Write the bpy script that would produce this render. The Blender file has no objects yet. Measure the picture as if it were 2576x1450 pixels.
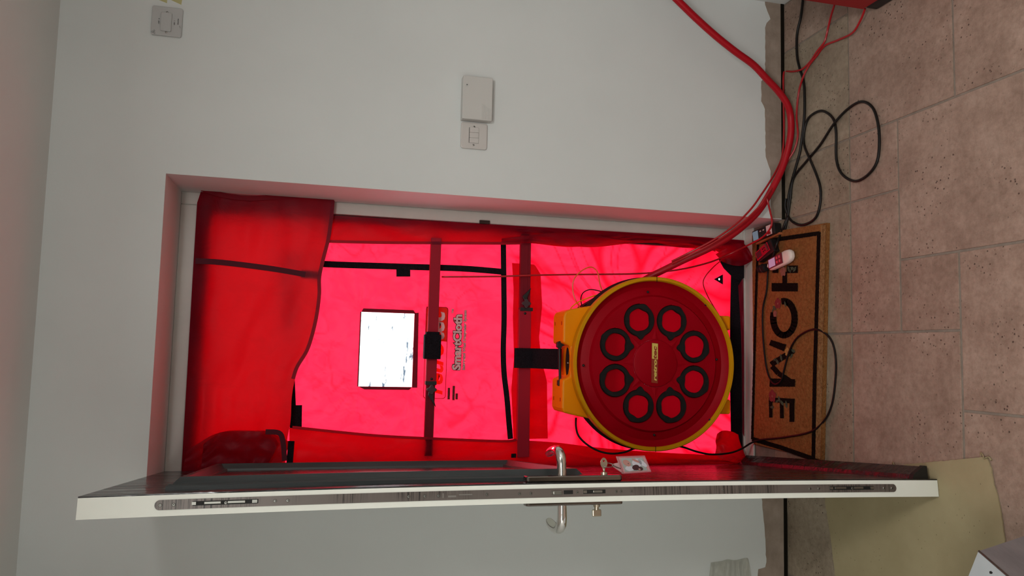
import bpy, bmesh, math, random
from mathutils import Vector, Matrix, Euler, noise
random.seed(7)
PI = math.pi
SC = bpy.context.scene
COL = SC.collection

# ------------------------------------------------------------------ camera, light, exposure
F_PX = 1915.95
CAM = Vector((-0.49543, -2.35838, 1.58196))
RM = Matrix.Rotation(-0.0877021, 3, 'Z') @ Matrix.Rotation(PI / 2 - 0.2442423, 3, 'X') @ Matrix.Rotation(-1.5254311, 3, 'Z')
cd = bpy.data.cameras.new('camera')
cam = bpy.data.objects.new('camera', cd)
COL.objects.link(cam)
cam.matrix_world = Matrix.Translation(CAM) @ RM.to_4x4()
cd.sensor_fit = 'HORIZONTAL'; cd.sensor_width = 36.0; cd.lens = 36.0 * F_PX / 2576.0
cd.clip_start = 0.02; cd.clip_end = 200
SC.camera = cam

world = bpy.data.worlds.new('overcast_sky'); SC.world = world; world.use_nodes = True
bg = world.node_tree.nodes['Background']
bg.inputs[0].default_value = (0.93, 0.97, 1.0, 1); bg.inputs[1].default_value = 6.3

def area(name, loc, size, power, col, rot=(0, 0, 0)):
    l = bpy.data.lights.new(name, 'AREA'); l.shape = 'DISK'; l.size = size; l.energy = power; l.color = col
    o = bpy.data.objects.new(name, l); COL.objects.link(o); o.location = loc; o.rotation_euler = rot
    return o
def bulb(name, loc, radius, power, col):
    l = bpy.data.lights.new(name, 'POINT'); l.shadow_soft_size = radius; l.energy = power; l.color = col
    o = bpy.data.objects.new(name, l); COL.objects.link(o); o.location = loc
LC = (1.0, 0.99, 0.96)
area('ceiling_lamp_light', (0.05, -2.2, 2.16), 0.4, 17, LC)
bulb('ceiling_lamp_glow', (0.05, -2.2, 2.20), 0.1, 7.6, LC)
area('added_fill_light', (-1.0, -3.0, 2.16), 0.8, 19.5, LC)  # unseen soft fill, added to brighten the wall behind the door
bulb('added_fill_glow', (-1.0, -3.0, 2.20), 0.1, 12, LC)  # bare part of the same added fill, for ceiling and reveals

SC.view_settings.view_transform = 'Standard'
SC.view_settings.look = 'None'
SC.view_settings.gamma = 1
SC.view_settings.use_curve_mapping = False
SC.view_settings.exposure = 0.0

# ------------------------------------------------------------------ measuring helpers: photo pixel -> point on a real plane
def ray(px, py):
    return RM @ Vector(((px - 1288) / F_PX, -(py - 725) / F_PX, -1))
def at(px, py, axis='y', v=0.0):
    d = ray(px, py); i = 'xyz'.index(axis)
    return CAM + d * ((v - CAM[i]) / d[i])
LO = Vector((-0.7971, -0.6726, 0)); _th = math.atan2(-0.0957, 0.9685)
LD = Vector((math.sin(_th), math.cos(_th), 0)); LN = Vector((math.cos(_th), -math.sin(_th), 0))
def eat(px, py, s=0.0):       # on a plane parallel to the open door's free edge
    d = ray(px, py); P0 = LO + LD * s
    return CAM + d * ((P0 - CAM).dot(LD) / d.dot(LD))
def leafpt(s, n, z):          # door leaf coordinates (width, out of the face, height); the leaf is slightly bowed
    bow = 0.0095 * (1 - ((z - 1.0) / 1.02) ** 2) * max(0.0, 1 - s)
    return LO + LD * s + LN * (n + bow) + Vector((0, 0, z))

# ------------------------------------------------------------------ materials
def mat(name, col, rough=0.5, metal=0.0, **k):
    m = bpy.data.materials.new(name); m.use_nodes = True
    b = m.node_tree.nodes['Principled BSDF']
    b.inputs['Base Color'].default_value = (*col, 1); b.inputs['Roughness'].default_value = rough
    b.inputs['Metallic'].default_value = metal
    if 'spec' in k: b.inputs['Specular IOR Level'].default_value = k['spec']
    if 'coat' in k: b.inputs['Coat Weight'].default_value = k['coat']; b.inputs['Coat Roughness'].default_value = 0.1
    return m
def nodes(m): return m.node_tree.nodes, m.node_tree.links, m.node_tree.nodes['Principled BSDF']
def coords(m, scale=(1, 1, 1)):
    N, L, b = nodes(m)
    tc = N.new('ShaderNodeTexCoord'); mp = N.new('ShaderNodeMapping'); mp.inputs['Scale'].default_value = scale
    L.new(tc.outputs['Object'], mp.inputs['Vector']); return mp.outputs['Vector']
def noisen(m, vec, scale, detail=4, rough=0.6):
    N, L, b = nodes(m)
    n = N.new('ShaderNodeTexNoise'); n.inputs['Scale'].default_value = scale; n.inputs['Detail'].default_value = detail
    n.inputs['Roughness'].default_value = rough; L.new(vec, n.inputs['Vector']); return n.outputs['Fac']
def ramp(m, fac, stops):
    N, L, b = nodes(m)
    r = N.new('ShaderNodeValToRGB'); L.new(fac, r.inputs['Fac'])
    e = r.color_ramp.elements
    e[0].position = stops[0][0]; e[0].color = (*stops[0][1], 1)
    e[1].position = stops[-1][0]; e[1].color = (*stops[-1][1], 1)
    for p, c in stops[1:-1]:
        x = e.new(p); x.color = (*c, 1)
    return r.outputs['Color']
def mixc(m, fac, a, b_, mode='MIX'):
    N, L, b = nodes(m)
    x = N.new('ShaderNodeMix'); x.data_type = 'RGBA'; x.blend_type = mode
    if isinstance(fac, float): x.inputs[0].default_value = fac
    else: L.new(fac, x.inputs[0])
    for i, v in ((6, a), (7, b_)):
        if isinstance(v, tuple): x.inputs[i].default_value = (*v, 1)
        else: L.new(v, x.inputs[i])
    return x.outputs[2]
def bump(m, fac, strength, dist=0.002, prev=None):
    N, L, b = nodes(m)
    n = N.new('ShaderNodeBump'); n.inputs['Strength'].default_value = strength; n.inputs['Distance'].default_value = dist
    L.new(fac, n.inputs['Height'])
    if prev: L.new(prev, n.inputs['Normal'])
    L.new(n.outputs['Normal'], b.inputs['Normal']); return n.outputs['Normal']
def simple_noise(m, c1, c2, scale, bstr=0.0, bscale=None, bdist=0.002, vscale=(1, 1, 1)):
    N, L, b = nodes(m); v = coords(m, vscale)
    L.new(ramp(m, noisen(m, v, scale), [(0.3, c1), (0.7, c2)]), b.inputs['Base Color'])
    if bstr: bump(m, noisen(m, v, bscale or scale * 4), bstr, bdist)
    return m

M = {}
M['paint'] = simple_noise(mat('wall_paint', (0.6, 0.6, 0.58), 0.85, spec=0.2), (0.69, 0.715, 0.70), (0.73, 0.755, 0.74), 2.2, 0.15, 130, 0.001)
M['ceil'] = simple_noise(mat('ceiling_paint', (0.6, 0.6, 0.58), 0.9, spec=0.2), (0.72, 0.72, 0.69), (0.76, 0.76, 0.73), 2.0, 0.1, 120, 0.001)
M['plaster'] = simple_noise(mat('bare_plaster', (0.3, 0.24, 0.2), 0.95, spec=0.1), (0.27, 0.21, 0.165), (0.40, 0.32, 0.26), 14, 0.5, 60)
M['gap'] = mat('dark_joint', (0.012, 0.01, 0.007), 0.95, spec=0.05)
M['frame'] = simple_noise(mat('white_frame_plastic', (0.6, 0.59, 0.55), 0.35), (0.58, 0.57, 0.53), (0.64, 0.63, 0.58), 8)
M['doorwhite'] = simple_noise(mat('door_edge_white', (0.7, 0.7, 0.66), 0.4), (0.80, 0.82, 0.74), (0.86, 0.88, 0.80), 5, 0.1, 200, 0.0005)
M['grout'] = simple_noise(mat('grout', (0.2, 0.17, 0.14), 0.95, spec=0.1), (0.20, 0.165, 0.135), (0.27, 0.23, 0.19), 30, 0.3, 120)

def tile_material(name, a, b_, c):
    m = mat(name, a, 0.55, spec=0.3); N, L, b = nodes(m); v = coords(m)
    oi = N.new('ShaderNodeObjectInfo')
    add = N.new('ShaderNodeVectorMath'); add.operation = 'ADD'; L.new(v, add.inputs[0])
    comb = N.new('ShaderNodeCombineXYZ'); mul = N.new('ShaderNodeMath'); mul.operation = 'MULTIPLY'; mul.inputs[1].default_value = 40
    L.new(oi.outputs['Random'], mul.inputs[0]); L.new(mul.outputs[0], comb.inputs[0]); L.new(mul.outputs[0], comb.inputs[2])
    L.new(comb.outputs[0], add.inputs[1]); v = add.outputs[0]
    big = ramp(m, noisen(m, v, 7, 6, 0.65), [(0.3, a), (0.52, b_), (0.75, c)])
    fine = ramp(m, noisen(m, v, 60, 5, 0.7), [(0.3, (0.76, 0.74, 0.72)), (0.55, (1.0, 1.0, 1.0)), (0.75, (1.16, 1.16, 1.15))])
    c1 = mixc(m, 1.0, big, fine, 'MULTIPLY')
    # pits: small dark specks grouped by a broad noise
    vo = N.new('ShaderNodeTexVoronoi'); vo.inputs['Scale'].default_value = 75; L.new(v, vo.inputs['Vector'])
    pit = ramp(m, vo.outputs['Distance'], [(0.10, (1, 1, 1)), (0.19, (0, 0, 0))])
    grp = ramp(m, noisen(m, v, 6, 3, 0.6), [(0.49, (0, 0, 0)), (0.60, (1, 1, 1))])
    pm = mixc(m, 1.0, pit, grp, 'MULTIPLY')
    bw = N.new('ShaderNodeRGBToBW'); L.new(pm, bw.inputs[0])
    c2 = mixc(m, bw.outputs[0], c1, (0.10, 0.065, 0.05))
    L.new(c2, b.inputs['Base Color'])
    n1 = bump(m, noisen(m, v, 45, 6, 0.7), 0.55, 0.003)
    inv = N.new('ShaderNodeMath'); inv.operation = 'MULTIPLY'; inv.inputs[1].default_value = -1; L.new(bw.outputs[0], inv.inputs[0])
    bump(m, inv.outputs[0], 0.8, 0.003, n1)
    return m
M['tile'] = tile_material('travertine_tile', (0.245, 0.165, 0.125), (0.33, 0.232, 0.18), (0.40, 0.295, 0.235))
M['tilegrey'] = tile_material('dusty_tile', (0.22, 0.17, 0.12), (0.30, 0.24, 0.175), (0.36, 0.29, 0.215))

def cloth_material(name, trans, diff, tw, thin=0.0):
    m = bpy.data.materials.new(name); m.use_nodes = True; N = m.node_tree.nodes; L = m.node_tree.links
    b = N['Principled BSDF']; out = N['Material Output']
    tr = N.new('ShaderNodeBsdfTranslucent'); df = N.new('ShaderNodeBsdfDiffuse'); mx = N.new('ShaderNodeMixShader')
    tc = N.new('ShaderNodeTexCoord')
    no = N.new('ShaderNodeTexNoise'); no.inputs['Scale'].default_value = 16; no.inputs['Detail'].default_value = 6; no.inputs['Distortion'].default_value = 1.2
    mp = N.new('ShaderNodeMapping'); mp.inputs['Scale'].default_value = (1, 1, 0.6); L.new(tc.outputs['Object'], mp.inputs[0]); L.new(mp.outputs[0], no.inputs['Vector'])
    r = N.new('ShaderNodeValToRGB'); e = r.color_ramp.elements
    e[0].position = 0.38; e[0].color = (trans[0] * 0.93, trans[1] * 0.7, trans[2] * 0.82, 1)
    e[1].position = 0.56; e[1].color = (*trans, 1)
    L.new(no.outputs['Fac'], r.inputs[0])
    # fold shading painted into the transmitted colour along the creases (mesh attribute 'doubled')
    av = N.new('ShaderNodeAttribute'); av.attribute_name = 'fold_shade'; mm = N.new('ShaderNodeMix'); mm.data_type = 'RGBA'; mm.blend_type = 'MIX'
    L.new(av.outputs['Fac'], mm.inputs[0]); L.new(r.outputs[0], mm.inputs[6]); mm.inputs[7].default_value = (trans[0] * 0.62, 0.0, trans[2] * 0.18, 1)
    L.new(mm.outputs[2], tr.inputs['Color'])
    df.inputs['Color'].default_value = (*diff, 1)
    gl = N.new('ShaderNodeBsdfGlossy'); gl.inputs['Roughness'].default_value = 0.45; gl.inputs['Color'].default_value = (0.6, 0.35, 0.4, 1)
    m2 = N.new('ShaderNodeMixShader'); m2.inputs[0].default_value = 0.025
    mx.inputs[0].default_value = tw
    L.new(df.outputs[0], mx.inputs[1]); L.new(tr.outputs[0], mx.inputs[2])
    L.new(mx.outputs[0], m2.inputs[1]); L.new(gl.outputs[0], m2.inputs[2]); L.new(m2.outputs[0], out.inputs['Surface'])
    bp = N.new('ShaderNodeBump'); bp.inputs['Strength'].default_value = 0.5; bp.inputs['Distance'].default_value = 0.01
    L.new(no.outputs['Fac'], bp.inputs['Height'])
    for s in (tr, df): L.new(bp.outputs[0], s.inputs['Normal'])
    N.remove(b); return m
M['cloth'] = cloth_material('red_door_cloth', (0.62, 0.0105, 0.034), (0.45, 0.012, 0.035), 0.72)
M['flap'] = cloth_material('red_flap_cloth', (0.46, 0.0, 0.018), (0.30, 0.0, 0.018), 0.66)
M['hem'] = cloth_material('red_hem_cloth', (0.25, 0.0, 0.008), (0.28, 0.01, 0.03), 0.5)
M['velcro'] = simple_noise(mat('black_velcro', (0.01, 0.008, 0.01), 0.95, spec=0.1), (0.007, 0.005, 0.007), (0.016, 0.012, 0.016), 200, 0.3, 500)
M['maroon'] = mat('maroon_hem_tape', (0.10, 0.02, 0.03), 0.9, spec=0.1)
M['rail'] = mat('dark_anodised_rail', (0.05, 0.035, 0.03), 0.4, 0.6)
M['bar'] = mat('red_glow_crossbar', (0.36, 0.010, 0.026), 0.55, 0.0, spec=0.15)  # grey aluminium with the cloth's red glow put into its colour
M['knob'] = mat('grip_plastic', (0.045, 0.018, 0.024), 0.55)
M['bar2'] = mat('red_glow_inner_bar', (0.20, 0.006, 0.016), 0.55, 0.0, spec=0.15)  # same red glow put into the sliding bar's colour
M['blackpl'] = mat('black_plastic', (0.012, 0.011, 0.011), 0.45, spec=0.4)
M['blackmat'] = simple_noise(mat('black_rubber', (0.01, 0.009, 0.009), 0.8, spec=0.2), (0.009, 0.008, 0.008), (0.015, 0.013, 0.012), 90)
M['cable'] = mat('black_cable', (0.008, 0.006, 0.005), 0.45, spec=0.25)
M['yellow'] = simple_noise(mat('yellow_plastic', (0.75, 0.36, 0.02), 0.4, spec=0.15), (0.86, 0.26, 0.0), (0.90, 0.28, 0.0), 12)
M['yellowrim'] = simple_noise(mat('yellow_rim_plastic', (0.75, 0.36, 0.02), 0.4, spec=0.15), (0.58, 0.26, 0.002), (0.62, 0.28, 0.003), 12)
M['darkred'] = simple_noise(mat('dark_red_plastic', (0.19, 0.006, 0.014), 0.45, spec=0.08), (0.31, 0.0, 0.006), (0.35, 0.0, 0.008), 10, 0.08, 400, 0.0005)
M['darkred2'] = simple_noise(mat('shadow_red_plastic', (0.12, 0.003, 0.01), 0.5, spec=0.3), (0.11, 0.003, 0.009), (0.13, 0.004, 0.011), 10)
m = bpy.data.materials.new('translucent_red_plug'); m.use_nodes = True
_N = m.node_tree.nodes; _L = m.node_tree.links; _t = _N.new('ShaderNodeBsdfTranslucent'); _t.inputs[0].default_value = (0.22, 0.0, 0.004, 1)
_m = _N.new('ShaderNodeMixShader'); _m.inputs[0].default_value = 0.5; _b = _N['Principled BSDF']; _b.inputs['Specular IOR Level'].default_value = 0.1; _b.inputs['Base Color'].default_value = (0.70, 0.0, 0.012, 1); _b.inputs['Roughness'].default_value = 0.5
_L.new(_b.outputs[0], _m.inputs[1]); _L.new(_t.outputs[0], _m.inputs[2]); _L.new(_m.outputs[0], _N['Material Output'].inputs[0])
M['plugred'] = m
M['redtube'] = mat('red_tube', (0.40, 0.008, 0.012), 0.35)
M['hose'] = mat('red_hose', (0.42, 0.004, 0.012), 0.42, spec=0.3)
M['orange'] = mat('orange_tube', (0.8, 0.12, 0.02), 0.3)
M['gold'] = mat('gold_label', (0.75, 0.58, 0.13), 0.4, 0.1)
M['rustlabel'] = mat('rust_label', (0.30, 0.035, 0.012), 0.4)
M['logo'] = cloth_material('orange_print', (0.60, 0.045, 0.004), (0.6, 0.06, 0.02), 0.75)
M['inkblack'] = mat('black_ink', (0.10, 0.004, 0.008), 0.7)
M['inkpale'] = mat('pale_ink', (0.86, 0.50, 0.52), 0.7)
m = mat('clear_plastic_sheet', (0.9, 0.95, 1), 0.08)
_N, _L, _b = nodes(m); _tr = _N.new('ShaderNodeBsdfTransparent'); _tr.inputs[0].default_value = (0.93, 0.97, 1, 1)
_dk = _N.new('ShaderNodeBsdfTransparent'); _v = coords(m, (1, 1, 5))
_L.new(ramp(m, noisen(m, _v, 14, 5, 0.7), [(0.34, (0.05, 0.08, 0.12)), (0.43, (0.95, 0.98, 1.0))]), _dk.inputs[0])
_mx = _N.new('ShaderNodeMixShader'); _mx.inputs[0].default_value = 0.12
_L.new(_dk.outputs[0], _mx.inputs[1]); _L.new(_b.outputs[0], _mx.inputs[2]); _L.new(_mx.outputs[0], _N['Material Output'].inputs[0])
bump(m, noisen(m, _v, 30), 0.6, 0.004); M['clear'] = m
def clearish(name, tint, amount, rough=0.1):
    m = mat(name, tint, rough); N, L, b = nodes(m)
    t = N.new('ShaderNodeBsdfTransparent'); x = N.new('ShaderNodeMixShader'); x.inputs[0].default_value = amount
    L.new(t.outputs[0], x.inputs[1]); L.new(b.outputs[0], x.inputs[2]); L.new(x.outputs[0], N['Material Output'].inputs[0]); return m
M['film'] = clearish('crumpled_clear_film', (0.50, 0.48, 0.38), 0.42, 0.10)
M['fobedge'] = mat('acrylic_edge', (0.42, 0.13, 0.15), 0.15)
M['acrylic'] = clearish('clear_acrylic', (0.75, 0.55, 0.55), 0.35, 0.08)
M['glass'] = mat('door_glass_dark', (0.02, 0.018, 0.02), 0.08)
m = mat('anthracite_woodgrain', (0.016, 0.015, 0.016), 0.15, spec=0.9); _v = coords(m, (11, 11, 0.9)); _v3 = coords(m, (45, 45, 3.0))
_n1 = bump(m, noisen(m, _v, 1.6, 4, 0.6), 0.8, 0.010); bump(m, noisen(m, _v3, 1.6, 4, 0.7), 0.8, 0.003, _n1); _N, _L, _b = nodes(m); _rr = ramp(m, noisen(m, coords(m, (26, 26, 1.6)), 1.0, 6, 0.75), [(0.42, (0.06, 0.06, 0.06)), (0.58, (0.30, 0.30, 0.30))]); _rb = _N.new('ShaderNodeRGBToBW'); _L.new(_rr, _rb.inputs[0]); _L.new(_rb.outputs[0], _b.inputs['Roughness']); M['leafdark'] = m
M['mould'] = simple_noise(mat('anthracite_moulding', (0.03, 0.035, 0.036), 0.35, spec=0.5), (0.028, 0.033, 0.035), (0.05, 0.06, 0.06), 30, 0.3, 80, 0.001, (1, 1, 0.1))
M['darkchrome'] = mat('dark_reflection_chrome', (0.22, 0.19, 0.17), 0.08, 1.0)  # chrome darkened, so reflections of a dark hall sit in the colour
M['chrome'] = mat('polished_chrome', (0.80, 0.78, 0.74), 0.09, 1.0)
m = mat('brushed_steel_strip', (0.35, 0.32, 0.29), 0.35, 0.25); _v = coords(m, (1, 1, 60)); _v2 = coords(m, (1, 1, 1)); _N, _L, _b = nodes(m)
_st = ramp(m, noisen(m, _v, 4, 6, 0.75), [(0.40, (0.025, 0.022, 0.02)), (0.52, (0.15, 0.125, 0.11))]); _gp = ramp(m, noisen(m, _v2, 5.5, 2, 0.5), [(0.50, (0, 0, 0)), (0.57, (1, 1, 1))])
_bw = _N.new('ShaderNodeRGBToBW'); _L.new(_gp, _bw.inputs[0]); _L.new(mixc(m, _bw.outputs[0], (0.16, 0.135, 0.12), _st), _b.inputs['Base Color']); M['strip'] = m
M['steel'] = mat('bright_steel', (0.30, 0.30, 0.27), 0.38, 1.0)
M['brass'] = mat('nickel_key', (0.50, 0.43, 0.33), 0.3, 0.9)
M['slot'] = mat('slot_black', (0.004, 0.004, 0.003), 0.7)
M['switch'] = mat('switch_white', (0.60, 0.57, 0.54), 0.35)
M['chime'] = mat('box_white', (0.60, 0.59, 0.56), 0.4)
M['iso'] = mat('isolator_grey_white', (0.50, 0.50, 0.49), 0.4)
M['screw'] = mat('screw_metal', (0.45, 0.43, 0.40), 0.3, 0.9)
M['ink'] = mat('ink', (0.02, 0.02, 0.02), 0.6)
M['tape'] = mat('yellow_tape_rest', (0.50, 0.46, 0.22), 0.7)
m = simple_noise(mat('coir', (0.24, 0.10, 0.035), 1.0, spec=0.05), (0.22, 0.085, 0.026), (0.36, 0.155, 0.052), 110, 1.0, 240, 0.006); M['coir'] = m
m = simple_noise(mat('coir_edge', (0.28, 0.15, 0.06), 1.0, spec=0.05), (0.20, 0.10, 0.04), (0.40, 0.24, 0.10), 120, 1.0, 240, 0.006); M['coiredge'] = m
M['coirblack'] = simple_noise(mat('coir_black', (0.012, 0.008, 0.006), 1.0, spec=0.02), (0.004, 0.003, 0.003), (0.020, 0.012, 0.009), 200, 1.0, 300, 0.004)
M['petal'] = simple_noise(mat('petal_red', (0.25, 0.02, 0.02), 1.0), (0.13, 0.008, 0.010), (0.22, 0.028, 0.028), 120, 0.8, 300)
M['petalpale'] = simple_noise(mat('petal_pink', (0.4, 0.2, 0.16), 1.0), (0.20, 0.075, 0.05), (0.29, 0.12, 0.085), 120, 0.8, 300)
M['petalyel'] = simple_noise(mat('petal_yellow', (0.35, 0.2, 0.05), 1.0), (0.30, 0.17, 0.04), (0.42, 0.27, 0.07), 120, 0.8, 300)
M['leafgreen'] = simple_noise(mat('leaf_green', (0.05, 0.07, 0.04), 1.0), (0.02, 0.035, 0.02), (0.07, 0.10, 0.055), 120, 0.8, 300)
M['card'] = simple_noise(mat('fibre_board', (0.4, 0.34, 0.22), 0.95, spec=0.1), (0.31, 0.255, 0.145), (0.37, 0.31, 0.185), 6, 0.4, 90, 0.001)
_N, _L, _b = nodes(M['card']); _v = coords(M['card'], (1.0, 2.2, 1)); _vo = _N.new('ShaderNodeTexVoronoi'); _vo.inputs['Scale'].default_value = 38; _L.new(_v, _vo.inputs['Vector'])
_base = [l for l in M['card'].node_tree.links if l.to_socket == _b.inputs['Base Color']][0].from_socket
_pf = ramp(M['card'], _vo.outputs['Distance'], [(0.04, (1, 1, 1)), (0.09, (0, 0, 0))]); _L.new(mixc(M['card'], _pf, _base, (0.12, 0.09, 0.05)), _b.inputs['Base Color'])
M['redcase'] = mat('red_case', (0.30, 0.006, 0.010), 0.5)
M['galv'] = simple_noise(mat('galvanised_lit_top', (0.6, 0.66, 0.70), 0.45, 0.3), (0.46, 0.50, 0.52), (0.54, 0.58, 0.60), 6)  # brightness of the lamp-facing top put into the colour
M['galvside'] = simple_noise(mat('galvanised_shaded_side', (0.25, 0.24, 0.25), 0.25, 0.6), (0.26, 0.25, 0.27), (0.34, 0.33, 0.35), 8, 0.35, 25, 0.002, (1, 1, 3))  # same metal, with the side's shade put into the colour
M['metershell'] = mat('white_meter_shell', (0.80, 0.68, 0.62), 0.35)
M['meterface'] = mat('meter_maroon_face', (0.10, 0.02, 0.03), 0.35)
M['redgloss'] = mat('red_gloss_plastic', (0.45, 0.01, 0.03), 0.15)
M['label'] = mat('paper_label', (0.75, 0.68, 0.66), 0.6)
M['orangecase'] = mat('orange_rubber', (0.40, 0.12, 0.04), 0.6)
M['skin'] = mat('photo_skin', (0.42, 0.20, 0.17), 0.5); M['photowhite'] = mat('photo_white', (0.52, 0.50, 0.54), 0.5)
M['photogrey'] = mat('photo_grey', (0.30, 0.32, 0.30), 0.5); M['photobrown'] = mat('photo_brown', (0.05, 0.012, 0.015), 0.5)
M['ground'] = simple_noise(mat('outdoor_paving', (0.4, 0.39, 0.37), 0.9), (0.42, 0.41, 0.39), (0.52, 0.50, 0.47), 3)
def emis(name, col, st):
    m = mat(name, (0, 0, 0), 0.3); b = m.node_tree.nodes['Principled BSDF']
    b.inputs['Emission Color'].default_value = (*col, 1); b.inputs['Emission Strength'].default_value = st; return m
M['lcd'] = emis('lit_lcd_blue', (0.55, 0.68, 0.85), 0.22); M['lcdpink'] = emis('lit_lcd_pink', (0.75, 0.42, 0.62), 0.45)

# ------------------------------------------------------------------ geometry helpers
class B:
    def __init__(s): s.v = []; s.f = []
    def add(s, vs, fs):
        o = len(s.v); s.v += [Vector(p) for p in vs]; s.f += [tuple(i + o for i in f) for f in fs]; return s
    def box(s, c, size, R=None, n=(1, 1, 1)):
        a = B(); nx, ny, nz = n; h = [q / 2 for q in size]
        def face(o, u, w, nu, nw):
            o, u, w = map(Vector, (o, u, w)); vs = [o + u * (i / nu) + w * (j / nw) for j in range(nw + 1) for i in range(nu + 1)]
            fs = [(j * (nu + 1) + i, j * (nu + 1) + i + 1, (j + 1) * (nu + 1) + i + 1, (j + 1) * (nu + 1) + i) for j in range(nw) for i in range(nu)]
            a.add(vs, fs)
        X, Y, Z = size
        face((-h[0], -h[1], -h[2]), (X, 0, 0), (0, 0, Z), nx, nz); face((h[0], h[1], -h[2]), (-X, 0, 0), (0, 0, Z), nx, nz)
        face((-h[0], h[1], -h[2]), (0, -Y, 0), (0, 0, Z), ny, nz); face((h[0], -h[1], -h[2]), (0, Y, 0), (0, 0, Z), ny, nz)
        face((-h[0], -h[1], h[2]), (X, 0, 0), (0, Y, 0), nx, ny); face((-h[0], h[1], -h[2]), (X, 0, 0), (0, -Y, 0), nx, ny)
        c = Vector(c)
        for p in a.v:
            q = (R @ p) if R is not None else p
            p[:] = (q + c)[:]
        return s.add(a.v, a.f)
    def prism(s, pts, vec):          # closed outline extruded along vec
        n = len(pts); pts = [Vector(p) for p in pts]; vec = Vector(vec)
        vs = pts + [p + vec for p in pts]
        fs = [tuple(range(n)), tuple(range(2 * n - 1, n - 1, -1))] + [(i, i + n, (i + 1) % n + n, (i + 1) % n) for i in range(n)]
        return s.add(vs, fs)
    def tube(s, pts, r, seg=10, flat=1.0):
        pts = [Vector(p) for p in pts]; n = len(pts); rs = r if isinstance(r, (list, tuple)) else [r] * n
        t0 = (pts[1] - pts[0]).normalized(); up = Vector((0, 0, 1)) if abs(t0.z) < 0.9 else Vector((1, 0, 0))
        nr = (up - t0 * up.dot(t0)).normalized(); vs = []
        for i, p in enumerate(pts):
            t = (pts[min(i + 1, n - 1)] - pts[max(i - 1, 0)]).normalized()
            nr = (nr - t * nr.dot(t)).normalized(); bn = t.cross(nr)
            for k in range(seg):
                a = 2 * PI * k / seg; vs.append(p + nr * (math.cos(a) * rs[i] * flat) + bn * (math.sin(a) * rs[i]))
        fs = [(i * seg + k, i * seg + (k + 1) % seg, (i + 1) * seg + (k + 1) % seg, (i + 1) * seg + k) for i in range(n - 1) for k in range(seg)]
        fs += [tuple(range(seg - 1, -1, -1)), tuple((n - 1) * seg + k for k in range(seg))]
        return s.add(vs, fs)
    def lathe(s, prof, c, axis='y', seg=96, caps=False):    # prof: (radius, along axis)
        c = Vector(c); vs = []
        for r, h in prof:
            for k in range(seg):
                a = 2 * PI * k / seg
                if axis == 'y': vs.append(c + Vector((r * math.cos(a), h, r * math.sin(a))))
                elif axis == 'z': vs.append(c + Vector((r * math.cos(a), r * math.sin(a), h)))
                else: vs.append(c + Vector((h, r * math.cos(a), r * math.sin(a))))
        n = len(prof)
        fs = [(i * seg + k, (i + 1) * seg + k, (i + 1) * seg + (k + 1) % seg, i * seg + (k + 1) % seg) for i in range(n - 1) for k in range(seg)]
        if caps: fs += [tuple(range(seg)), tuple((n - 1) * seg + k for k in range(seg - 1, -1, -1))]
        return s.add(vs, fs)
    def grid(s, nu, nv, fn, skip=None):
        vs = [fn(i / nu, j / nv) for j in range(nv + 1) for i in range(nu + 1)]
        fs = [(j * (nu + 1) + i, j * (nu + 1) + i + 1, (j + 1) * (nu + 1) + i + 1, (j + 1) * (nu + 1) + i) for j in range(nv) for i in range(nu) if not (skip and skip(i, j))]
        return s.add(vs, fs)
    def map(s, fn):
        s.v = [fn(p) for p in s.v]; return s

ROOTLOC = {}
def wloc(o):
    return ROOTLOC.get(o.name, Vector((0, 0, 0))) if o else Vector((0, 0, 0))
def mk(name, b, m, parent=None, smooth=False, bevel=0.0, loc=None, label=None, solid=0.0):
    base = wloc(parent)
    org = Vector(loc) if loc is not None else base.copy()
    me = bpy.data.meshes.new(name); me.from_pydata([p - org for p in b.v], [], b.f)
    bm = bmesh.new(); bm.from_mesh(me); bmesh.ops.remove_doubles(bm, verts=bm.verts, dist=1e-6)
    bmesh.ops.recalc_face_normals(bm, faces=bm.faces); bm.to_mesh(me); bm.free()
    me.materials.append(m); me.validate()
    if smooth:
        for p in me.polygons: p.use_smooth = True
    o = bpy.data.objects.new(name, me); COL.objects.link(o)
    if smooth == 'auto':
        try: me.set_sharp_from_angle(angle=math.radians(35))
        except Exception: pass
    if bevel:
        md = o.modifiers.new('bevel', 'BEVEL'); md.width = bevel; md.segments = 2; md.limit_method = 'ANGLE'
    if solid:
        md = o.modifiers.new('thickness', 'SOLIDIFY'); md.thickness = solid
    o.location = org - base
    if parent: o.parent = parent
    ROOTLOC[o.name] = org
    if label: o['label'] = label
    return o
def tag(o, label, cat, group=None, kind=None):
    o['label'] = label; o['category'] = cat
    if group: o['group'] = group
    if kind: o['kind'] = kind
    return o
def thing(name, loc, label, cat, group=None):
    o = bpy.data.objects.new(name, None); COL.objects.link(o); o.location = loc; o.empty_display_size = 0.05
    ROOTLOC[o.name] = Vector(loc); return tag(o, label, cat, group)
def struct(name, loc=None, b=None, m=None, **k):
    if b is None:
        o = bpy.data.objects.new(name, None); COL.objects.link(o); o.location = loc; ROOTLOC[o.name] = Vector(loc)
    else: o = mk(name, b, m, loc=loc, **k)
    o['kind'] = 'structure'; return o
def spline(pts, n=8):
    pts = [Vector(p) for p in pts]; out = []
    for i in range(len(pts) - 1):
        p0 = pts[max(i - 1, 0)]; p1 = pts[i]; p2 = pts[i + 1]; p3 = pts[min(i + 2, len(pts) - 1)]
        for k in range(n):
            t = k / n; t2 = t * t; t3 = t2 * t
            out.append(0.5 * ((2 * p1) + (p2 - p0) * t + (2 * p0 - 5 * p1 + 4 * p2 - p3) * t2 + (3 * p1 - p0 - 3 * p2 + p3) * t3))
    return out + [pts[-1]]
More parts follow.
